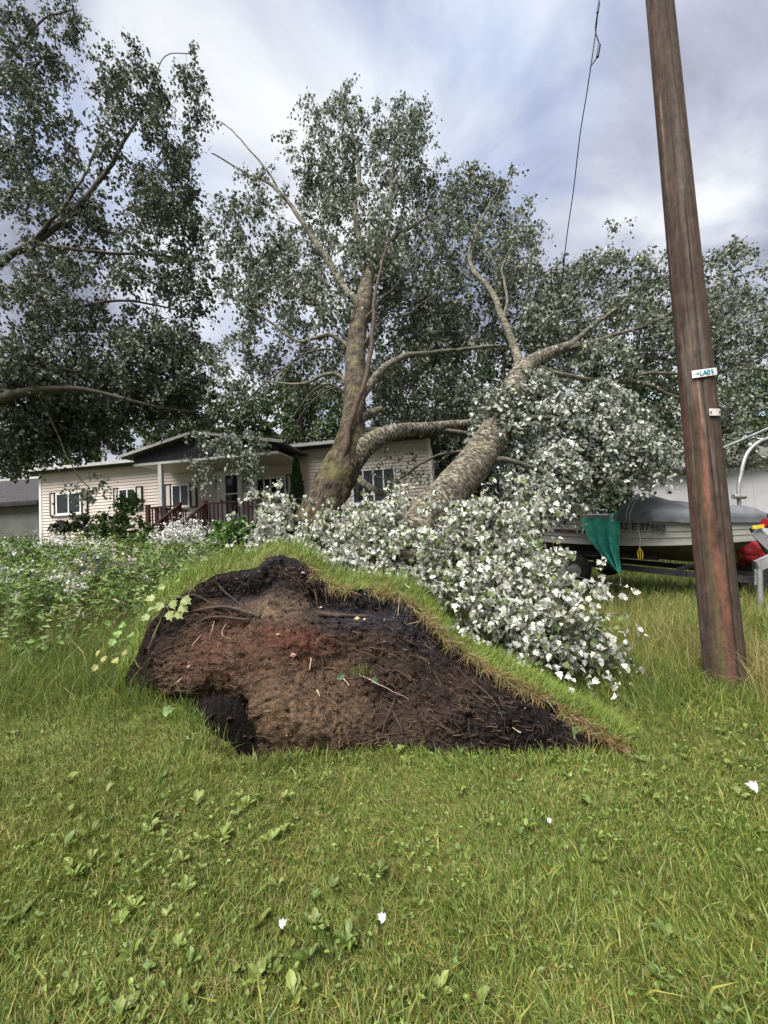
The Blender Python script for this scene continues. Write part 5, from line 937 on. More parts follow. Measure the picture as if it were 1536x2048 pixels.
shrub('white_leaved_seedling', 'white leaved poplar seedling left of the pinkish flower clump', 'shrub', (200, 1180, 7.2), [(190, 1110, 7.2), (215, 1120, 7.2)], [(200, 1135, 7.2, 32, 30, .3, 20, .8)], 0.06, 12, lambda n, r: pop_cols(n, 0.6, r), tmpl=LEAF_L)
for (px, py, d, lab) in ((50, 1100, 9.4, 'bushy bright green plant at the far left under the garage'), (135, 1120, 8.2, 'bright leafy bush below the dark shrub by the far left window'), (320, 1125, 7.8, 'bright leafy bush in front of the white phlox'), (20, 1180, 7.0, 'bright green leafy bush cut by the left picture edge')):
    shrub('leafy_bush', lab, 'shrub', (px, py + 40, d), [(px - 25, py - 25, d), (px + 5, py - 35, d), (px + 30, py - 15, d)], [(px, py, d, 46, 34, .35, 34, .1)], 0.085, 11, two([(0.12, 0.20, 0.045), (0.08, 0.14, 0.03), (0.18, 0.26, 0.07), (0.5, 0.52, 0.47)], [.42, .25, .23, .10]), tmpl=LEAF_W, group='leafy bushes in front of the house')
shrub('leafy_weed', 'broad bright green leafy weed at the left front of the thicket', 'weed', (110, 1330, 5.0), [(90, 1290, 5.0), (125, 1285, 5.0)], [(110, 1310, 5.0, 36, 22, .2, 12, .1)], 0.09, 7, two([(0.13, 0.21, 0.05), (0.17, 0.25, 0.07)], [.6, .4]), tmpl=BROADL)
# slim cedar by the house wall
cb = at(596, 1010, 12.6); cb[2] = ground_z(cb[0], cb[1]); ct = thing('slim_cedar', 'slim dark cedar standing upright against the house wall', 'tree', cb)
top = at(593, 915, 12.6)[2]; MB().tube(np.array([cb, cb + UP * (top - cb[2]) * 0.95]), [0.05, 0.01], 8).build('trunk', M['twig'], ct, True)
n_ = 4200; h = rG.random(n_) ** 0.9; ang = rG.uniform(0, 2 * np.pi, n_); rad_ = 0.30 * (1 - h) ** 0.75 * (0.55 + 0.5 * rG.random(n_)) * (1 + 0.15 * np.sin(ang * 3 + h * 20)) + 0.01
pos = cb + np.stack([np.cos(ang) * rad_, np.sin(ang) * rad_, 0.1 + h * (top - cb[2] - 0.1)], 1); v, f, c = leaves(pos, unit(np.stack([np.cos(ang) * 0.5, np.sin(ang) * 0.5, np.ones(n_)], 1) + rG.normal(size=(n_, 3)) * 0.3), rand_unit(n_, rG), rG.uniform(0.05, 0.1, n_), np.array((0.025, 0.05, 0.015)) * rG.uniform(0.6, 1.5, (n_, 1)))
tag(obj('crown', v, f, M['leaf'], ct, c), kind='stuff')
# weed thicket on the left: uncountable leafy stems with a few flower heads
def thicket(x, y, hmin, hmax, rng, cols_, p, leaf=0.055, nl=22, flower=0.12):
    n = len(x); z = ground_z(x, y); h = rng.uniform(hmin, hmax, n); ln = rng.normal(size=(n, 2)) * 0.18 + np.array([0.05, 0])
    st = np.linspace(0, 1, 4)[None, :, None]; base = np.stack([x, y, z], 1)
    SP = base[:, None] + np.concatenate([ln, np.ones((n, 1))], 1)[:, None] * (h[:, None, None] * st)
    v, q = tubes_batch(SP, np.linspace(0.004, 0.0015, 4)[None].repeat(n, 0), 3); cst = np.tile((0.07, 0.10, 0.03), (len(v), 1))
    lt = rng.uniform(0.15, 1, (n, nl)); pos = base[:, None] + np.concatenate([ln, np.ones((n, 1))], 1)[:, None] * (h[:, None] * lt)[..., None] + rng.normal(size=(n, nl, 3)) * 0.02
    pos = pos.reshape(-1, 3); m = len(pos); ax = unit(rand_unit(m, rng) * np.array([1, 1, 0.4]) + np.array([0, 0, 0.15]))
    cc = np.array(cols_)[np.repeat(rng.choice(len(cols_), n, p=p), nl)] * rng.uniform(0.7, 1.35, (m, 1)); lv, lf, lc = leaves(pos, ax, unit(rand_unit(m, rng) * 0.6 + np.array([0, -0.2, 1])), leaf * rng.uniform(0.5, 1.4, m), cc, LEAF_W)
    k = rng.random(n) < flower; tips = SP[k, -1]; fp = np.repeat(tips, 14, 0) + rng.normal(size=(len(tips) * 14, 3)) * 0.03; fm = len(fp)
    fv, ff, fc = leaves(fp, rand_unit(fm, rng), unit(rand_unit(fm, rng) + np.array([0, -0.5, 0.8])), 0.028 * rng.uniform(0.6, 1.4, fm), np.tile((0.6, 0.6, 0.56), (fm, 1)) * rng.uniform(0.7, 1.1, (fm, 1)))
    return np.concatenate([v, lv, fv]), [np.concatenate([q, lf[0] + len(v)]), ff[0] + len(v) + len(lv)], np.concatenate([cst, lc, fc])
n_ = 3000; yy = rG.uniform(4.2, 10.5, n_); xx = -rG.uniform(0.42, 1.12, n_) * yy + rG.normal(size=n_) * 0.2; k = (xx < -1.9 - 0.25 * (yy - 4.3)) & ~((xx > -2.9) & (yy < 5.6)) & (rG.random(n_) < sstep(4.2, 7.0, yy + 0.8 * n2(xx, yy, 1.2, 7))); xx, yy = xx[k], yy[k]
v, f, c = thicket(xx, yy, 0.30, 0.95, rG, [(0.13, 0.205, 0.045), (0.09, 0.145, 0.035), (0.19, 0.25, 0.075), (0.22, 0.19, 0.09)], [.4, .28, .22, .1], leaf=0.085, nl=17, flower=0.06)
tag(obj('weed_thicket', v, f, M['leaf'], None, c), 'tangled leafy weeds with tiny white flowers left of the root plate', 'weeds', kind='stuff')
n_ = 900; xx = rG.uniform(-4.5, 2.2, n_); yy = rG.uniform(5.4, 9.5, n_); k = xx > -0.65 * yy; xx, yy = xx[k], yy[k]
v, f, c = thicket(xx, yy, 0.2, 0.5, rG, [(0.08, 0.13, 0.035), (0.055, 0.09, 0.03), (0.13, 0.18, 0.05)], [.5, .3, .2], flower=0.05)
tag(obj('undergrowth', v, f, M['leaf'], None, c), 'green undergrowth between the fallen trunks and the house', 'undergrowth', kind='stuff')
# broad-leaved lawn weeds (plantain, dandelion): rosettes in the turf
px_, py_ = [], []
xx, yy = lawn_points(900, 0.95, 4.6, rG, 0.8); k = n2(xx, yy, 1.5, 81) + 0.5 * rG.random(len(xx)) > 0.1; xx, yy = xx[k], yy[k]; n = len(xx); nlv = 7
dens = n2(xx, yy, 1.2, 44); sz = rG.uniform(0.022, 0.06, n) * (1 + 0.4 * dens); az = rG.uniform(0, 2 * np.pi, (n, nlv)); el = rG.uniform(0.25, 1.0, (n, nlv))
ax = np.stack([np.cos(az) * np.cos(el), np.sin(az) * np.cos(el), np.sin(el)], -1).reshape(-1, 3); nor = np.stack([-np.cos(az) * np.sin(el), -np.sin(az) * np.sin(el), np.cos(el)], -1).reshape(-1, 3) + rG.normal(size=(n * nlv, 3)) * 0.15
pos = np.repeat(np.stack([xx, yy, ground_z(xx, yy) + 0.02], 1), nlv, 0); ccol = np.array([(0.125, 0.17, 0.032), (0.09, 0.135, 0.028), (0.16, 0.195, 0.045)])[rG.integers(0, 3, n)]
BROAD = (np.array([[0, 0, 0], [0.25, 0.06, 0.01], [0.5, 0.24, 0.05], [0.8, 0.2, 0.03], [1, 0, -0.1], [0.8, -0.2, 0.03], [0.5, -0.24, 0.05], [0.25, -0.06, 0.01], [0.6, 0, -0.02]]), [np.array([[8, i, (i + 1) % 8] for i in range(8)])])
v, f, c = leaves(pos, ax, nor, np.repeat(sz, nlv) * rG.uniform(0.6, 1.3, n * nlv), np.repeat(ccol, nlv, 0) * rG.uniform(0.75, 1.3, (n * nlv, 1)), BROAD)
tag(obj('lawn_weeds', v, f, M['leaf'], None, c), 'broad leaved plantain and dandelion rosettes in the lawn', 'weeds', kind='stuff')
xx, yy = lawn_points(16000, 0.95, 5.0, rG); k = n2(xx, yy, 1.8, 91) + 0.4 * rG.normal(size=len(xx)) > 0.15; xx, yy = xx[k], yy[k]; n = len(xx)
v, f, c = leaves(np.stack([xx, yy, ground_z(xx, yy) + rG.uniform(0.015, 0.06, n)], 1), unit(rG.normal(size=(n, 3)) * np.array([1, 1, 0.35])), unit(rG.normal(size=(n, 3)) * 0.45 + np.array([0, -0.2, 1])), rG.uniform(0.012, 0.032, n), np.array((0.125, 0.185, 0.04)) * rG.uniform(0.6, 1.4, (n, 1)), BROAD)
tag(obj('clover', v, f, M['leaf'], None, c), 'patches of small round clover leaves scattered in the lawn', 'clover', kind='stuff')
# three saplings at the left edge of the root plate
def sapling(label, base, tip, lvs, col_, size=0.09, d=3.9):
    b0, t0 = at(*base, d), at(*tip, d - 0.05); t = thing('sapling', label, 'sapling', b0, 'saplings beside the root plate'); P = catmull(np.array([b0, (b0 + t0) / 2 + np.array([0.01, 0, 0.01]), t0]), 5); MB().tube(P, np.linspace(0.006, 0.003, len(P)), 6).build('stem', M['sap'], t, True)
    for (px, py) in lvs:
        p = at(px, py, d - 0.06); k = int(np.argmin(np.linalg.norm(P - p, axis=1))); MB().tube(np.array([P[k], (P[k] + p) / 2 + UP * 0.01, p]), 0.0022, 4).build('leaf_stalk', M['sap'], t, True)
        a_ = unit(p - P[k] + np.array([0, -0.02, -0.05])); v, f, c = leaves(p[None], a_[None], unit(np.array([[rG.normal() * 0.3, -0.7, 0.6]])), np.array([size * rG.uniform(0.8, 1.2)]), np.array([col_]) * rG.uniform(0.85, 1.15), LEAF_L); obj('leaf', v, f, M['leaf'], t, c)
M['sap'] = noisy('sapling_stem', (0.16, 0.18, 0.07), (0.24, 0.25, 0.11), 20, 0.7)
sapling('tall pale green sapling leaning over the upper left edge of the root plate', (300, 1292), (343, 1180), [(310, 1195), (330, 1172), (350, 1165), (312, 1212), (345, 1200), (360, 1210), (300, 1232), (365, 1196), (325, 1205), (338, 1222), (352, 1222)], (0.24, 0.28, 0.10))
sapling('short sapling with yellow green leaves left of the root plate', (278, 1335), (228, 1262), [(222, 1248), (236, 1262), (258, 1270), (230, 1278), (240, 1250)], (0.17, 0.27, 0.07), 0.08)
sapling('low yellowish sapling in the weeds below the short sapling', (225, 1345), (205, 1300), [(196, 1330), (210, 1312), (228, 1318), (245, 1305), (200, 1300)], (0.27, 0.27, 0.08), 0.08)
# green tuft and leaves caught on the root plate
tf = thing('grass_tuft', 'small green grass tuft caught in the middle of the soil face', 'grass tuft', face_pt(712, 1345, 0.0)); n_ = 60
p = np.array([face_pt(rG.uniform(690, 745), rG.uniform(1338, 1356), 0.04) for _ in range(n_)]); vv, q, t3, c = blades(p, rG.uniform(0.03, 0.09, n_), np.full(n_, 0.005), rG.normal(size=(n_, 2)) * 0.6 + np.array([0, -0.4]), np.tile((0.11, 0.18, 0.04), (n_, 1)) * rG.uniform(0.6, 1.4, (n_, 1)), rng=rG)
obj('blades', vv, [q, t3], M['blade'], tf, c)
p = np.array([face_pt(690, 1350, 0.05), face_pt(745, 1358, 0.05)]); v, f, c = leaves(p, np.array([[-1, -.2, -.4], [.6, -.2, -.5]]), np.array([[0, -1, .3], [0, -1, .3]]), np.array([0.07, 0.06]), np.tile((0.06, 0.10, 0.055), (2, 1)), LEAF_L); obj('leaf_pair', v, f, M['leaf'], tf, c)
for k, (px, py, lab, colr, sz) in enumerate([(559, 1868, 'small white leaf lying in the grass, the left one of two near the camera', WHT, 0.032), (772, 1856, 'curled white leaf lying in the grass straight below the root plate', WHT, 0.034), (1096, 1656, 'tiny white leaf lying in the lawn right of centre', WHT, 0.026), (1518, 1590, 'white leaf lying in the lawn at the right edge', WHT, 0.06), (1140, 1455, 'pale green leaf hanging on the right tip of the torn turf', (0.26, 0.33, 0.12), 0.12), (405, 1352 + 65, 'pale green leaf poking up by the dark hole left of the root plate', (0.26, 0.33, 0.16), 0.09), (326, 1428, 'pale upright leaf in the grass at the left foot of the root plate', (0.24, 0.34, 0.14), 0.10)]):
    p = on_ground(px, py, 0.05) if k < 4 or k > 4 else face_pt(px, py, 0.06); ax = np.array([[(-1) ** k * 0.9, 0.25, 0.45 if k != 4 else -2.0]]); p = p + (UP * 0.03 if k < 4 else 0)
    v, f, c = leaves(p[None], ax, np.array([[0.15 * (-1) ** k, -0.7, 0.65]]), np.array([sz]), np.array([colr]) * 0.85, LEAF_C); tag(obj('fallen_leaf', v, f, M['leaf'], None, c), lab, 'leaf', 'loose leaves on and beside the lawn')

# ------------------------------------------------------------------ boat on its trailer
BS, BB = at(1066, 1033, 9.0), at(1508, 1043, 6.3)                 # gunwale at the stern and at the bow (near side)
bd = (BB - BS); BLEN = float(np.linalg.norm(bd)); bx = unit(bd); bs_ = unit(np.cross(bx, UP)); bs_ = bs_ if bs_[1] < 0 else -bs_; bz = unit(np.cross(bs_, bx)); bz = bz if bz[2] > 0 else -bz
BEAM = 0.80
BO = BS - bs_ * BEAM - bz * 0.78                                   # keel line at the stern
def bp_(f, y, z): return BO + bx * (f * BLEN) + bs_ * y + bz * z
def hb(f): return BEAM * (1 - np.clip((f - 0.5) / 0.5, 0, 1) ** 2.3 * 0.96)
def zg(f): return 0.78 + 0.05 * f ** 2
def zc(f): return 0.26 + 0.22 * np.clip(f, 0, 1) ** 2.6
def zk(f): return 0.0 + 0.55 * np.clip((f - 0.72) / 0.28, 0, 1) ** 2
bgz = BO[2] - 0.5
boat = thing('motor_boat', 'grey aluminium motor boat with covered bow parked behind the utility pole', 'boat', bp_(0.45, 0, 0))
nf = 40; fs = np.linspace(0, 1, nf)
for side in (1, -1):
    nst = 4
    for k in range(nst):                                           # lapped side strakes, each a part
        V = []
        for f in fs:
            b = hb(f); c0 = zc(f); g0 = zg(f); za = c0 + (g0 - c0) * k / nst; zb = c0 + (g0 - c0) * (k + 1) / nst; ya = b * (0.86 + 0.14 * k / nst); yb = b * (0.86 + 0.14 * (k + 1) / nst)
            V += [bp_(f, side * (ya + 0.016), za), bp_(f, side * (yb + 0.002), zb), bp_(f, side * (yb - 0.02), zb), bp_(f, side * (ya - 0.02), za)]
        obj('hull_strake', np.array(V), gridq(nf, 4, True), M['hull'], boat)
    V = [];
    for f in fs: V += [bp_(f, side * (hb(f) * 0.86 + 0.03), zc(f) + 0.03), bp_(f, side * (hb(f) * 0.86 + 0.03), zc(f) - 0.02), bp_(f, side * (hb(f) * 0.86 - 0.02), zc(f) - 0.02), bp_(f, side * (hb(f) * 0.86 - 0.02), zc(f) + 0.03)]
    obj('spray_rail', np.array(V), gridq(nf, 4, True), M['hull'], boat)
    V = []
    for f in fs: V += [bp_(f, side * (hb(f) + 0.035), zg(f) + 0.05), bp_(f, side * (hb(f) + 0.035), zg(f) - 0.015), bp_(f, side * (hb(f) - 0.05), zg(f) - 0.015), bp_(f, side * (hb(f) - 0.05), zg(f) + 0.05)]
    obj('gunwale', np.array(V), gridq(nf, 4, True), M['grey_plastic'], boat)
V = [bp_(f, hb(f) * 0.85 * t_, zk(f) + (zc(f) - zk(f)) * abs(t_) ** 1.1) for f in fs for t_ in np.linspace(-1, 1, 13)]
obj('hull_bottom', np.array(V), gridq(nf, 13), M['hull_dark'], boat, smooth=True)
mb = MB(); mb.add([bp_(0, -BEAM * .86, zc(0)), bp_(0, 0, 0), bp_(0, BEAM * .86, zc(0)), bp_(0, BEAM, zg(0)), bp_(0, -BEAM, zg(0)), bp_(0.01, -BEAM * .86, zc(0)), bp_(0.01, 0, 0), bp_(0.01, BEAM * .86, zc(0)), bp_(0.01, BEAM, zg(0)), bp_(0.01, -BEAM, zg(0))], [np.array([[0, 1, 2, 3, 4]]), np.array([[9, 8, 7, 6, 5]])]); mb.build('transom', M['hull'], boat)
V = [bp_(f, (hb(f) - 0.06) * t_, zg(f) - 0.06) for f in fs for t_ in (-1, 0, 1)]; obj('deck', np.array(V), gridq(nf, 3), M['hull_dark'], boat)
def hull_y(f, z): k = (z - zc(f)) / (zg(f) - zc(f)); return hb(f) * (0.86 + 0.14 * k) + 0.02
def hull_at(px, py, out=0.0):
    d = ray(px, py); best = None                                    # where the ray meets the near side of the hull
    for f in np.linspace(0, 0.97, 260):
        for z in (0.3, 0.45, 0.6, 0.8):
            P = bp_(f, hull_y(f, z) + out, z); x_, y_ = proj(P); e_ = (x_ - px) ** 2 + (y_ - py) ** 2
            if best is None or e_ < best[0]: best = (e_, f)
    f = best[1]; zs = np.linspace(-0.6, 1.1, 300); Ps = np.array([bp_(f, hull_y(f, max(z, zc(f))) + out, z) for z in zs]); x_, y_ = proj(Ps); return Ps[int(np.argmin(np.abs(y_ - py)))], f
V = []
for f in np.linspace(0.02, 0.34, 14): V += [bp_(f, hull_y(f, 0.50) + 0.004, 0.47), bp_(f, hull_y(f, 0.55) + 0.004, 0.53)]
obj('maroon_stripe', np.array(V), gridq(14, 2), M['maroon'], boat)
pt, ft = hull_at(1284, 1054, 0.012); tang = unit(bp_(ft + 0.06, hull_y(ft + 0.06, 0.68), 0.68) - bp_(ft - 0.06, hull_y(ft - 0.06, 0.68), 0.68))
text('32 E 37468', 0.16, pt + bs_ * 0.012, tang, UP, M['print_black'], boat, 'registration_number', 0.003)
# cover: tent over windshield and bow
na, nc = 70, 33; V = []; f0 = None
for f in np.linspace(0, 1, 200):
    if proj(bp_(f, hb(f), zg(f)))[0] > 1238: f0 = f; break
ca = np.linspace(f0, 1.02, na)
for i, f in enumerate(ca):
    q = (f - f0) / (1.02 - f0); ridge = np.interp(q, [0, 0.03, 0.12, 0.3, 0.5, 0.75, 0.92, 1], [0.34, 0.40, 0.38, 0.26, 0.17, 0.13, 0.12, 0.0]); b = hb(min(f, 1)) + 0.05
    for t_ in np.linspace(-1, 1, nc):
        y = b * np.sign(t_) * min(1, abs(t_) * 1.25) ; h = ridge * (1 - np.clip(abs(t_) * 1.15, 0, 1) ** 1.7) if abs(t_) < 0.87 else -0.05 - 0.08 * (abs(t_) - 0.87) / 0.13
        V.append(bp_(f, y, zg(min(f, 1)) + 0.06 + h))
V = np.array(V); w_ = np.abs(np.tile(np.linspace(-1, 1, nc), na)); fold = np.sin((V @ bx) * 8 + (V @ bs_) * 11 + 2.5 * vnoise(V, 2, 5)) * 0.022 + 0.03 * fbm(V, 4, 3, 8)
V = V + UP * fold[:, None] * np.where(w_ < 0.9, 1, 0.6)[:, None] + bs_ * (np.abs(fold) * (w_ > 0.8))[:, None]
cv = obj('boat_cover', V, gridq(na, nc), M['cover'], boat, smooth=True)
cE = V[:nc]; mid = np.array([bp_(f0, hb(f0) * t_, zg(f0) + 0.02) for t_ in np.linspace(-1, 1, nc)]); obj('cover_end', np.concatenate([cE, mid]), gridq(2, nc), M['cover'], cv)
f1 = f0 + 0.07 * (1.02 - f0); k_ = int(0.085 * na); P = V.reshape(na, nc, 3)[k_] + UP * 0.008; sel = P[nc // 2:]; MB().tube(sel, 0.006, 5).build('tie_cord', M['rope'], cv)
P = V.reshape(na, nc, 3)[k_ + 2] + UP * 0.008; MB().tube(P[nc // 2:], 0.006, 5).build('tie_cord', M['rope'], cv)
# teal cloth hanging over the side
ng, mg = 26, 30; topL, topR, tip, lf = (1163, 1036), (1239, 1020), (1240, 1146), (1187, 1092); V = []
dT = hull_at(1200, 1060)[0]; 
for i in range(ng):
    a = i / (ng - 1)
    for j in range(mg):
        b = j / (mg - 1); tp = np.array(topL) * (1 - a) + np.array(topR) * a + np.array([0, 5 * math.sin(a * math.pi)])
        le = (np.array(topL) * (1 - b) ** 2 + 2 * b * (1 - b) * np.array((1172, 1088)) + b * b * np.array(tip)); re = np.array(topR) * (1 - b) + np.array(tip) * b
        q = le * (1 - a) + re * a if b > 0 else tp; w = min(1, b * 6); q = tp * (1 - w) + q * w if b < 0.17 else q
        V.append((*q, a, b))
V = np.array(V); f_of = np.interp(V[:, 0], [1163, 1240], [hull_at(1165, 1050)[1], hull_at(1240, 1050)[1]])
dep = np.array([bp_(f, hull_y(f, 0.7) + 0.06, 0.7)[1] for f in f_of]); W3 = at(V[:, 0], V[:, 1], dep) + bs_ * (0.055 * np.sin(V[:, 2] * 17 + V[:, 3] * 3.5 + 1.5 * np.sin(V[:, 3] * 4)) * (0.35 + 0.9 * V[:, 3]) + 0.015 * vnoise(np.stack([V[:, 2] * 8, V[:, 3] * 8, V[:, 2] * 0], -1), 1))[:, None]
tcl = thing('teal_cloth', 'teal green cloth hanging in a point over the boat side', 'cloth', dT)
o = obj('drape', W3, gridq(ng, mg), M['teal'], tcl, smooth=True); sm = o.modifiers.new('thick', 'SOLIDIFY'); sm.thickness = 0.006
MB().tube(np.array([W3[-1], W3[-1] - UP * 0.12 + bx * 0.01, W3[-1] - UP * 0.2]), 0.006, 5).build('tie_string', M['rope'], tcl)
# pale rope with a yellow knot
r0 = hull_at(1276, 1060, 0.03)[0]; r1 = hull_at(1279, 1096, 0.05)[0]; rp = thing('hanging_rope', 'short rope with a bright yellow end hanging on the boat side', 'rope', r0)
MB().tube(catmull(np.array([r0, (r0 + r1) / 2 + bx * 0.02, r1]), 5), 0.007, 5).build('cord', M['rope'], rp)
for k in range(3): MB().tube(catmull(np.array([r1, r1 - UP * 0.08 + bx * (k - 1) * 0.04, r1 - UP * 0.2 + bx * (k - 1) * 0.03]), 4), [0.007] * 4 + [0.009] * 4 + [0.005], 5).build('yellow_end', M['yellow'], rp)
# trailer
tl = thing('boat_trailer', 'black steel boat trailer with galvanised jack under the grey boat', 'trailer', bp_(0.3, 0, -0.5))
for s_ in (-1, 1):
    MB().bar(bp_(-0.05, s_ * 0.55, -0.16), bp_(0.75, s_ * 0.5, -0.16), 0.07, 0.10).build('frame_rail', M['frame_black'], tl)
    MB().bar(bp_(0.75, s_ * 0.5, -0.16), bp_(1.22, 0, -0.20), 0.07, 0.10).build('tongue_bar', M['frame_black'], tl)
    MB().bar(bp_(0.0, s_ * 0.42, 0.04), bp_(0.62, s_ * 0.36, 0.06), 0.09, 0.09).build('bunk', M['frame_black'], tl)
    c0 = bp_(0.26, s_ * 0.82, -0.26); n = 24; prof = [(-0.09, 0.15), (-0.09, 0.24), (-0.06, 0.29), (0.06, 0.29), (0.09, 0.24), (0.09, 0.15)]; V = []
    for (oy, rr_) in prof: V += [c0 + bs_ * oy + bx * rr_ * math.cos(t_) + bz * rr_ * math.sin(t_) for t_ in np.linspace(0, 2 * np.pi, n, endpoint=False)]
    wh = obj('wheel', np.array(V), gridq(6, n, True), M['rubber'], tl, smooth=True)
    V = []; 
    for (oy, rr_) in ((0.075 * s_, 0.155), (0.05 * s_, 0.12), (0.06 * s_, 0.05), (0.06 * s_, 0.005)): V += [c0 + bs_ * oy + bx * rr_ * math.cos(t_) + bz * rr_ * math.sin(t_) for t_ in np.linspace(0, 2 * np.pi, n, endpoint=False)]
    obj('rim', np.array(V), gridq(4, n, True), M['metal'], wh)
MB().bar(bp_(0.26, -0.75, -0.24), bp_(0.26, 0.75, -0.24), 0.06, 0.06, up=(0, 0, 1)).build('axle', M['frame_black'], tl)
MB().bar(bp_(0.72, -0.52, -0.10), bp_(0.72, 0.52, -0.10), 0.06, 0.06).build('cross_bar', M['frame_black'], tl)
MB().bar(at(1400, 1160, 6.2), at(1435, 1160, 6.0), 0.12, 0.10).build('keel_roller', M['yellow'], tl)
jb = on_ground(1521, 1224); jd = jb[1]; jt = at(1519, 1140, jd)
jk = MB().tube(np.array([jb - UP * 0.02, jt]), 0.038, 14).build('jack', M['metal'], tl, True)
MB().tube(np.array([jt, jt + UP * 0.16]), 0.03, 12).build('jack_head', M['metal'], jk, True)
MB().tube(np.array([jb + UP * 0.0, jb + UP * 0.04]), [0.09, 0.05], 14).build('jack_foot', M['metal'], jk, True)
MB().bar(at(1511, 1138, jd - 0.02), at(1511, 1170, jd - 0.02), 0.02, 0.02).build('jack_handle', M['metal'], jk)
MB().bar(at(1514, 1132, jd), at(1545, 1118, jd), 0.05, 0.16).build('winch_bracket', M['grey_plastic'], tl)
wp = MB().bar(at(1502, 1056, jd + 0.15), at(1545, 1120, jd + 0.12), 0.04, 0.05).build('winch_post', M['frame_black'], tl)
MB().bar(at(1510, 1062, jd + 0.1), at(1560, 1110, jd + 0.1), 0.16, 0.02, up=tuple(_f)).build('winch_plate', M['grey_plastic'], wp)
MB().bar(at(1505, 1055, jd + 0.05), at(1528, 1052, jd + 0.05), 0.02, 0.05).build('winch_strap', M['yellow'], wp)
MB().tube(np.array([at(1528, 1046, jd + .05), at(1560, 1052, jd + .05)]), 0.07, 12).build('winch_drum', M['red'], wp, True)
# crumpled red plastic behind the trailer
rc = at(1503, 1098, 7.6); rt = thing('red_tarp', 'crumpled glossy red plastic sheet bundled behind the trailer jack', 'tarp', np.array([rc[0], rc[1], ground_z(rc[0], rc[1])]))
n, m_ = 40, 28; V = []
for i in range(m_):
    ph = math.pi * i / (m_ - 1)
    for j in range(n):
        t_ = 2 * math.pi * j / n; V.append([math.sin(ph) * math.cos(t_) * 0.26, math.sin(ph) * math.sin(t_) * 0.22, math.cos(ph) * 0.30])
V = np.array(V); V = V * (1 + 0.28 * (1 - 2 * np.abs(fbm(V, 4, 3, 3))))[:, None]; obj('bundle', V + rc, gridq(m_, n, True), M['red'], rt)
MB().bar(np.array([rc[0], rc[1], ground_z(rc[0], rc[1])]), rc - UP * 0.2, 0.35, 0.35, up=(0, 1, 0)).build('stand_block', M['frame_black'], rt)
# galvanised pipe frame behind the boat
pf0 = at(1478, 1000, 8.2); pf = thing('pipe_frame', 'bent galvanised pipe frame standing behind the boat bow', 'pipe frame', np.array([pf0[0], pf0[1], ground_z(pf0[0], pf0[1])]))
P = np.array([[pf0[0], pf0[1], ground_z(pf0[0], pf0[1])], pf0, at(1482, 950, 8.2), at(1492, 912, 8.2), at(1512, 888, 8.2), at(1545, 874, 8.2), at(1640, 850, 8.2)]); MB().tube(catmull(P, 8), 0.035, 12).build('bent_pipe', M['metal'], pf, True)
MB().tube(np.array([at(1440, 898, 8.6), at(1490, 877, 8.6), at(1545, 853, 8.6), at(1640, 815, 8.6)]), 0.028, 10).build('brace_pipe', M['metal'], pf, True)
MB().tube(np.array([at(1488, 872, 8.8), at(1520, 878, 8.6), at(1560, 876, 8.4)]), 0.02, 8).build('cross_pipe', M['metal'], pf, True)
MB().tube(np.array([at(1466, 993, 8.15), at(1490, 993, 8.15)]), 0.05, 10).build('clamp', M['metal'], pf, True)

# ------------------------------------------------------------------ utility pole, tags, wire
pb = on_ground(1452, 1366); pb[2] = ground_z(pb[0], pb[1]); HP = 9.0
pole = thing('utility_pole', 'weathered red brown wooden utility pole standing in the grass', 'utility pole', pb)
ns, nz = 96, 260; zz = np.linspace(-0.15, HP, nz); thp = np.linspace(0, 2 * np.pi, ns, endpoint=False); R0 = 0.157
Rz = R0 * (1 - 0.40 * np.clip(zz, 0, HP) / HP)
TH, ZZ = np.meshgrid(thp, zz); cyl = np.stack([np.cos(TH) * 0.6, np.sin(TH) * 0.6, ZZ * 0.35], -1)
rad_ = Rz[:, None] * (1 + 0.02 * fbm(cyl, 2, 2, 3) + 0.012 * fbm(cyl * np.array([6, 6, 1]), 2, 3, 9))
camdir = math.atan2(-pb[1], -pb[0])
def crack(a0, z0, z1, depth, wdt, seed):
    ang = camdir + a0 + 0.10 * vnoise(np.stack([zz, zz * 0, zz * 0], -1), 0.6, seed)[:, None] + 0.03 * vnoise(np.stack([zz, zz * 0, zz * 0], -1), 3, seed)[:, None]
    d_ = np.abs((TH - ang + np.pi) % (2 * np.pi) - np.pi); return depth * np.exp(-(d_ / wdt) ** 2) * (sstep(z0, z0 + 0.3, ZZ) * sstep(z1, z1 - 0.3, ZZ))
cr = crack(0.34, 1.3, 4.6, 1, 0.045, 3) + 0.8 * crack(0.62, -0.5, 2.1, 1, 0.04, 5) + 0.6 * crack(0.5, 4, 9, 1, 0.04, 8) + 0.5 * crack(-0.5, 0.5, 3, 1, 0.035, 11) + 0.5 * crack(-0.15, 3, 6, 1, 0.03, 17)
rad_ = rad_ - 0.014 * cr
V = pb + np.stack([np.cos(TH) * rad_, np.sin(TH) * rad_, ZZ], -1)
base_c = np.array([0.056, 0.038, 0.029]); red_c = np.array([0.125, 0.055, 0.038]); pale_c = np.array([0.22, 0.15, 0.115]); moss_c = np.array([0.075, 0.07, 0.026]); dark_c = np.array([0.035, 0.024, 0.02])
pc = np.tile(base_c, (nz, ns, 1)); lo_ = np.stack([np.cos(TH) * 0.9, np.sin(TH) * 0.9, ZZ * 0.22], -1)
def play(c, w):
    global pc
    pc = pc * (1 - np.clip(w, 0, 1)[..., None]) + c * np.clip(w, 0, 1)[..., None]
dA = (TH - camdir + np.pi) % (2 * np.pi) - np.pi
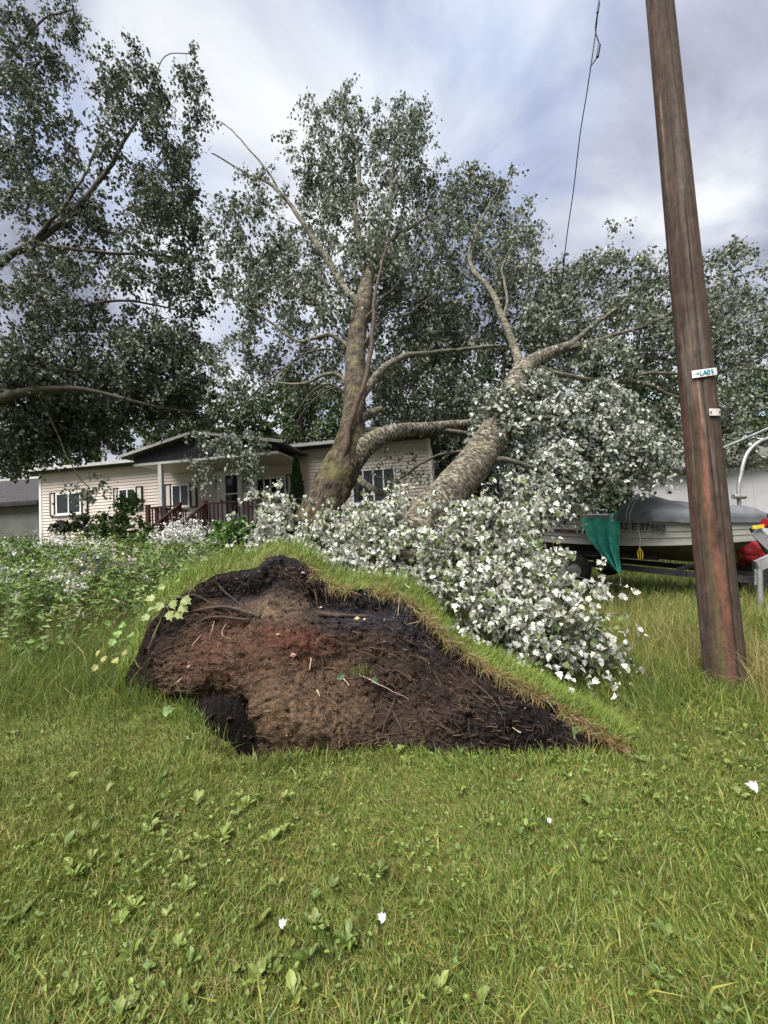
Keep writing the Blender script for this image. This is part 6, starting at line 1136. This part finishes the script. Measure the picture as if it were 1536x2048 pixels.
play(np.array([0.105, 0.092, 0.08]), 0.6 * sstep(0.0, 0.5, fbm(lo_ * np.array([1, 1, 2.0]), 2.0, 4, 43))); play(dark_c, 0.8 * sstep(0.05, 0.5, fbm(lo_ * np.array([1, 1, 2.5]), 2.2, 4, 3))); play(red_c, 0.8 * sstep(0.1, 0.45, fbm(lo_, 2.6, 4, 13))); play(pale_c, 0.8 * sstep(0.28, 0.5, fbm(lo_ * np.array([1.6, 1.6, 1.3]), 2.6, 4, 23)) * sstep(1.5, 2.5, ZZ))
play(dark_c * 1.2, 0.75 * sstep(0.12, 0.4, fbm(lo_ * np.array([2.5, 2.5, 5]), 3, 3, 52))); play(moss_c, 0.6 * np.exp(-((dA + 0.15 + 0.2 * vnoise(lo_, 2, 3)) / 0.28) ** 2) * sstep(0.1, 0.6, fbm(lo_, 1.2, 2, 5) + 0.5)); play(np.array([0.20, 0.088, 0.058]), 1.0 * np.exp(-((dA + 0.0 + 0.30 * vnoise(lo_ * np.array([1, 1, 6]), 3, 8)) / 0.13) ** 2) * sstep(1.45, 1.6, ZZ) * sstep(2.35, 2.2, ZZ) * sstep(-0.4, 0.2, fbm(lo_ * np.array([4, 4, 9]), 3, 3, 2)))
play(red_c * 1.0, 0.7 * np.exp(-((dA - 0.2 + 0.3 * vnoise(lo_ * np.array([1, 1, 4]), 3, 18)) / 0.2) ** 2) * sstep(0.95, 0.5, ZZ) * sstep(-0.3, 0.25, fbm(lo_ * np.array([4, 4, 7]), 3, 3, 12))); play(dark_c * 0.3, cr)
pl_o = obj('shaft', V.reshape(-1, 3), [gridq(nz, ns, True), (np.arange(ns) + (nz - 1) * ns)[None]], M['pole'], pole, pc.reshape(-1, 3), True)
def pole_plate(px0, px1, py, h, name, mat, tilt=0.0):
    n = 10; P = []
    for px in np.linspace(px0, px1, n):
        d = ray(px, py + tilt * (px - px0)); a_ = d[0] ** 2 + d[1] ** 2; z_g = None
        for r_ in (R0 * 0.93 + 0.012,):
            b_ = -2 * (d[0] * pb[0] + d[1] * pb[1]); c_ = pb[0] ** 2 + pb[1] ** 2 - r_ ** 2; D = b_ * b_ - 4 * a_ * c_
            t_ = (-b_ - math.sqrt(max(D, 0))) / (2 * a_) if D > 0 else -b_ / (2 * a_); P.append(EYE + d * t_)
    P = np.array(P); ax = unit(np.stack([P[:, 0] - pb[0], P[:, 1] - pb[1], np.zeros(n)], 1)); V = np.concatenate([np.stack([p - UP * h / 2, p + UP * h / 2, p + UP * h / 2 - a * 0.006, p - UP * h / 2 - a * 0.006]) for p, a in zip(P, ax)])
    return obj(name, V, [gridq(n, 4, True), np.array([[0, 1, 2, 3], [4 * n - 1, 4 * n - 2, 4 * n - 3, 4 * n - 4]])], mat, pole), P, ax
tg, P, ax = pole_plate(1384, 1434, 749, 0.066, 'number_plate', M['white'], -0.14)
for k, ch in enumerate('LA05'):
    q = 3.3 + k * 1.3; i = int(q); p = P[i] + (P[i + 1] - P[i]) * (q - i); text(ch, 0.058, p + ax[i] * 0.006, P[i + 1] - P[i], UP, M['print_teal'], tg, 'letter', 0.001)
for k, ch in enumerate(('-', '=')):
    p = P[k + 1]; text(ch, 0.04, p + ax[k + 1] * 0.006, P[k + 2] - P[k + 1], UP, M['print_black'], tg, 'letter', 0.001)
tg2, P, ax = pole_plate(1419, 1441, 824, 0.062, 'metal_tag', M['shutter'])
for i in (1, 8): MB().tube(np.array([P[i], P[i] + ax[i] * 0.012]), 0.006, 8).build('nail', M['dark_trim'], tg2)
wr = thing('service_wire', 'torn black service wire dangling from the sky beside the pole', 'wire', at(1110, 620, 9.2))
wk = [(1215, -140, 6.2), (1198, 0, 6.4), (1192, 60, 6.5), (1182, 130, 6.6), (1173, 190, 6.8), (1160, 270, 7.1), (1147, 380, 7.6), (1134, 470, 8.1), (1126, 540, 8.6), (1118, 600, 9.0), (1112, 660, 9.4)]
K = np.array(wk); MB().tube(catmull(at(K[:, 0], K[:, 1], K[:, 2]), 6), 0.009, 6).build('wire', M['wire'], wr, True)
K = np.array([(1196, 20, 6.4), (1191, 60, 6.5), (1199, 92, 6.5), (1194, 114, 6.55), (1182, 132, 6.6)]); MB().tube(catmull(at(K[:, 0], K[:, 1], K[:, 2]), 6), 0.010, 6).build('loose_strand', M['wire'], wr, True)
MB().tube(np.array([at(1199, 90, 6.5), at(1195, 114, 6.5)]), 0.022, 10).build('connector', M['wire'], wr, True); MB().tube(np.array([at(1198, 6, 6.4), at(1195, 26, 6.4)]), 0.018, 10).build('connector', M['wire'], wr, True)
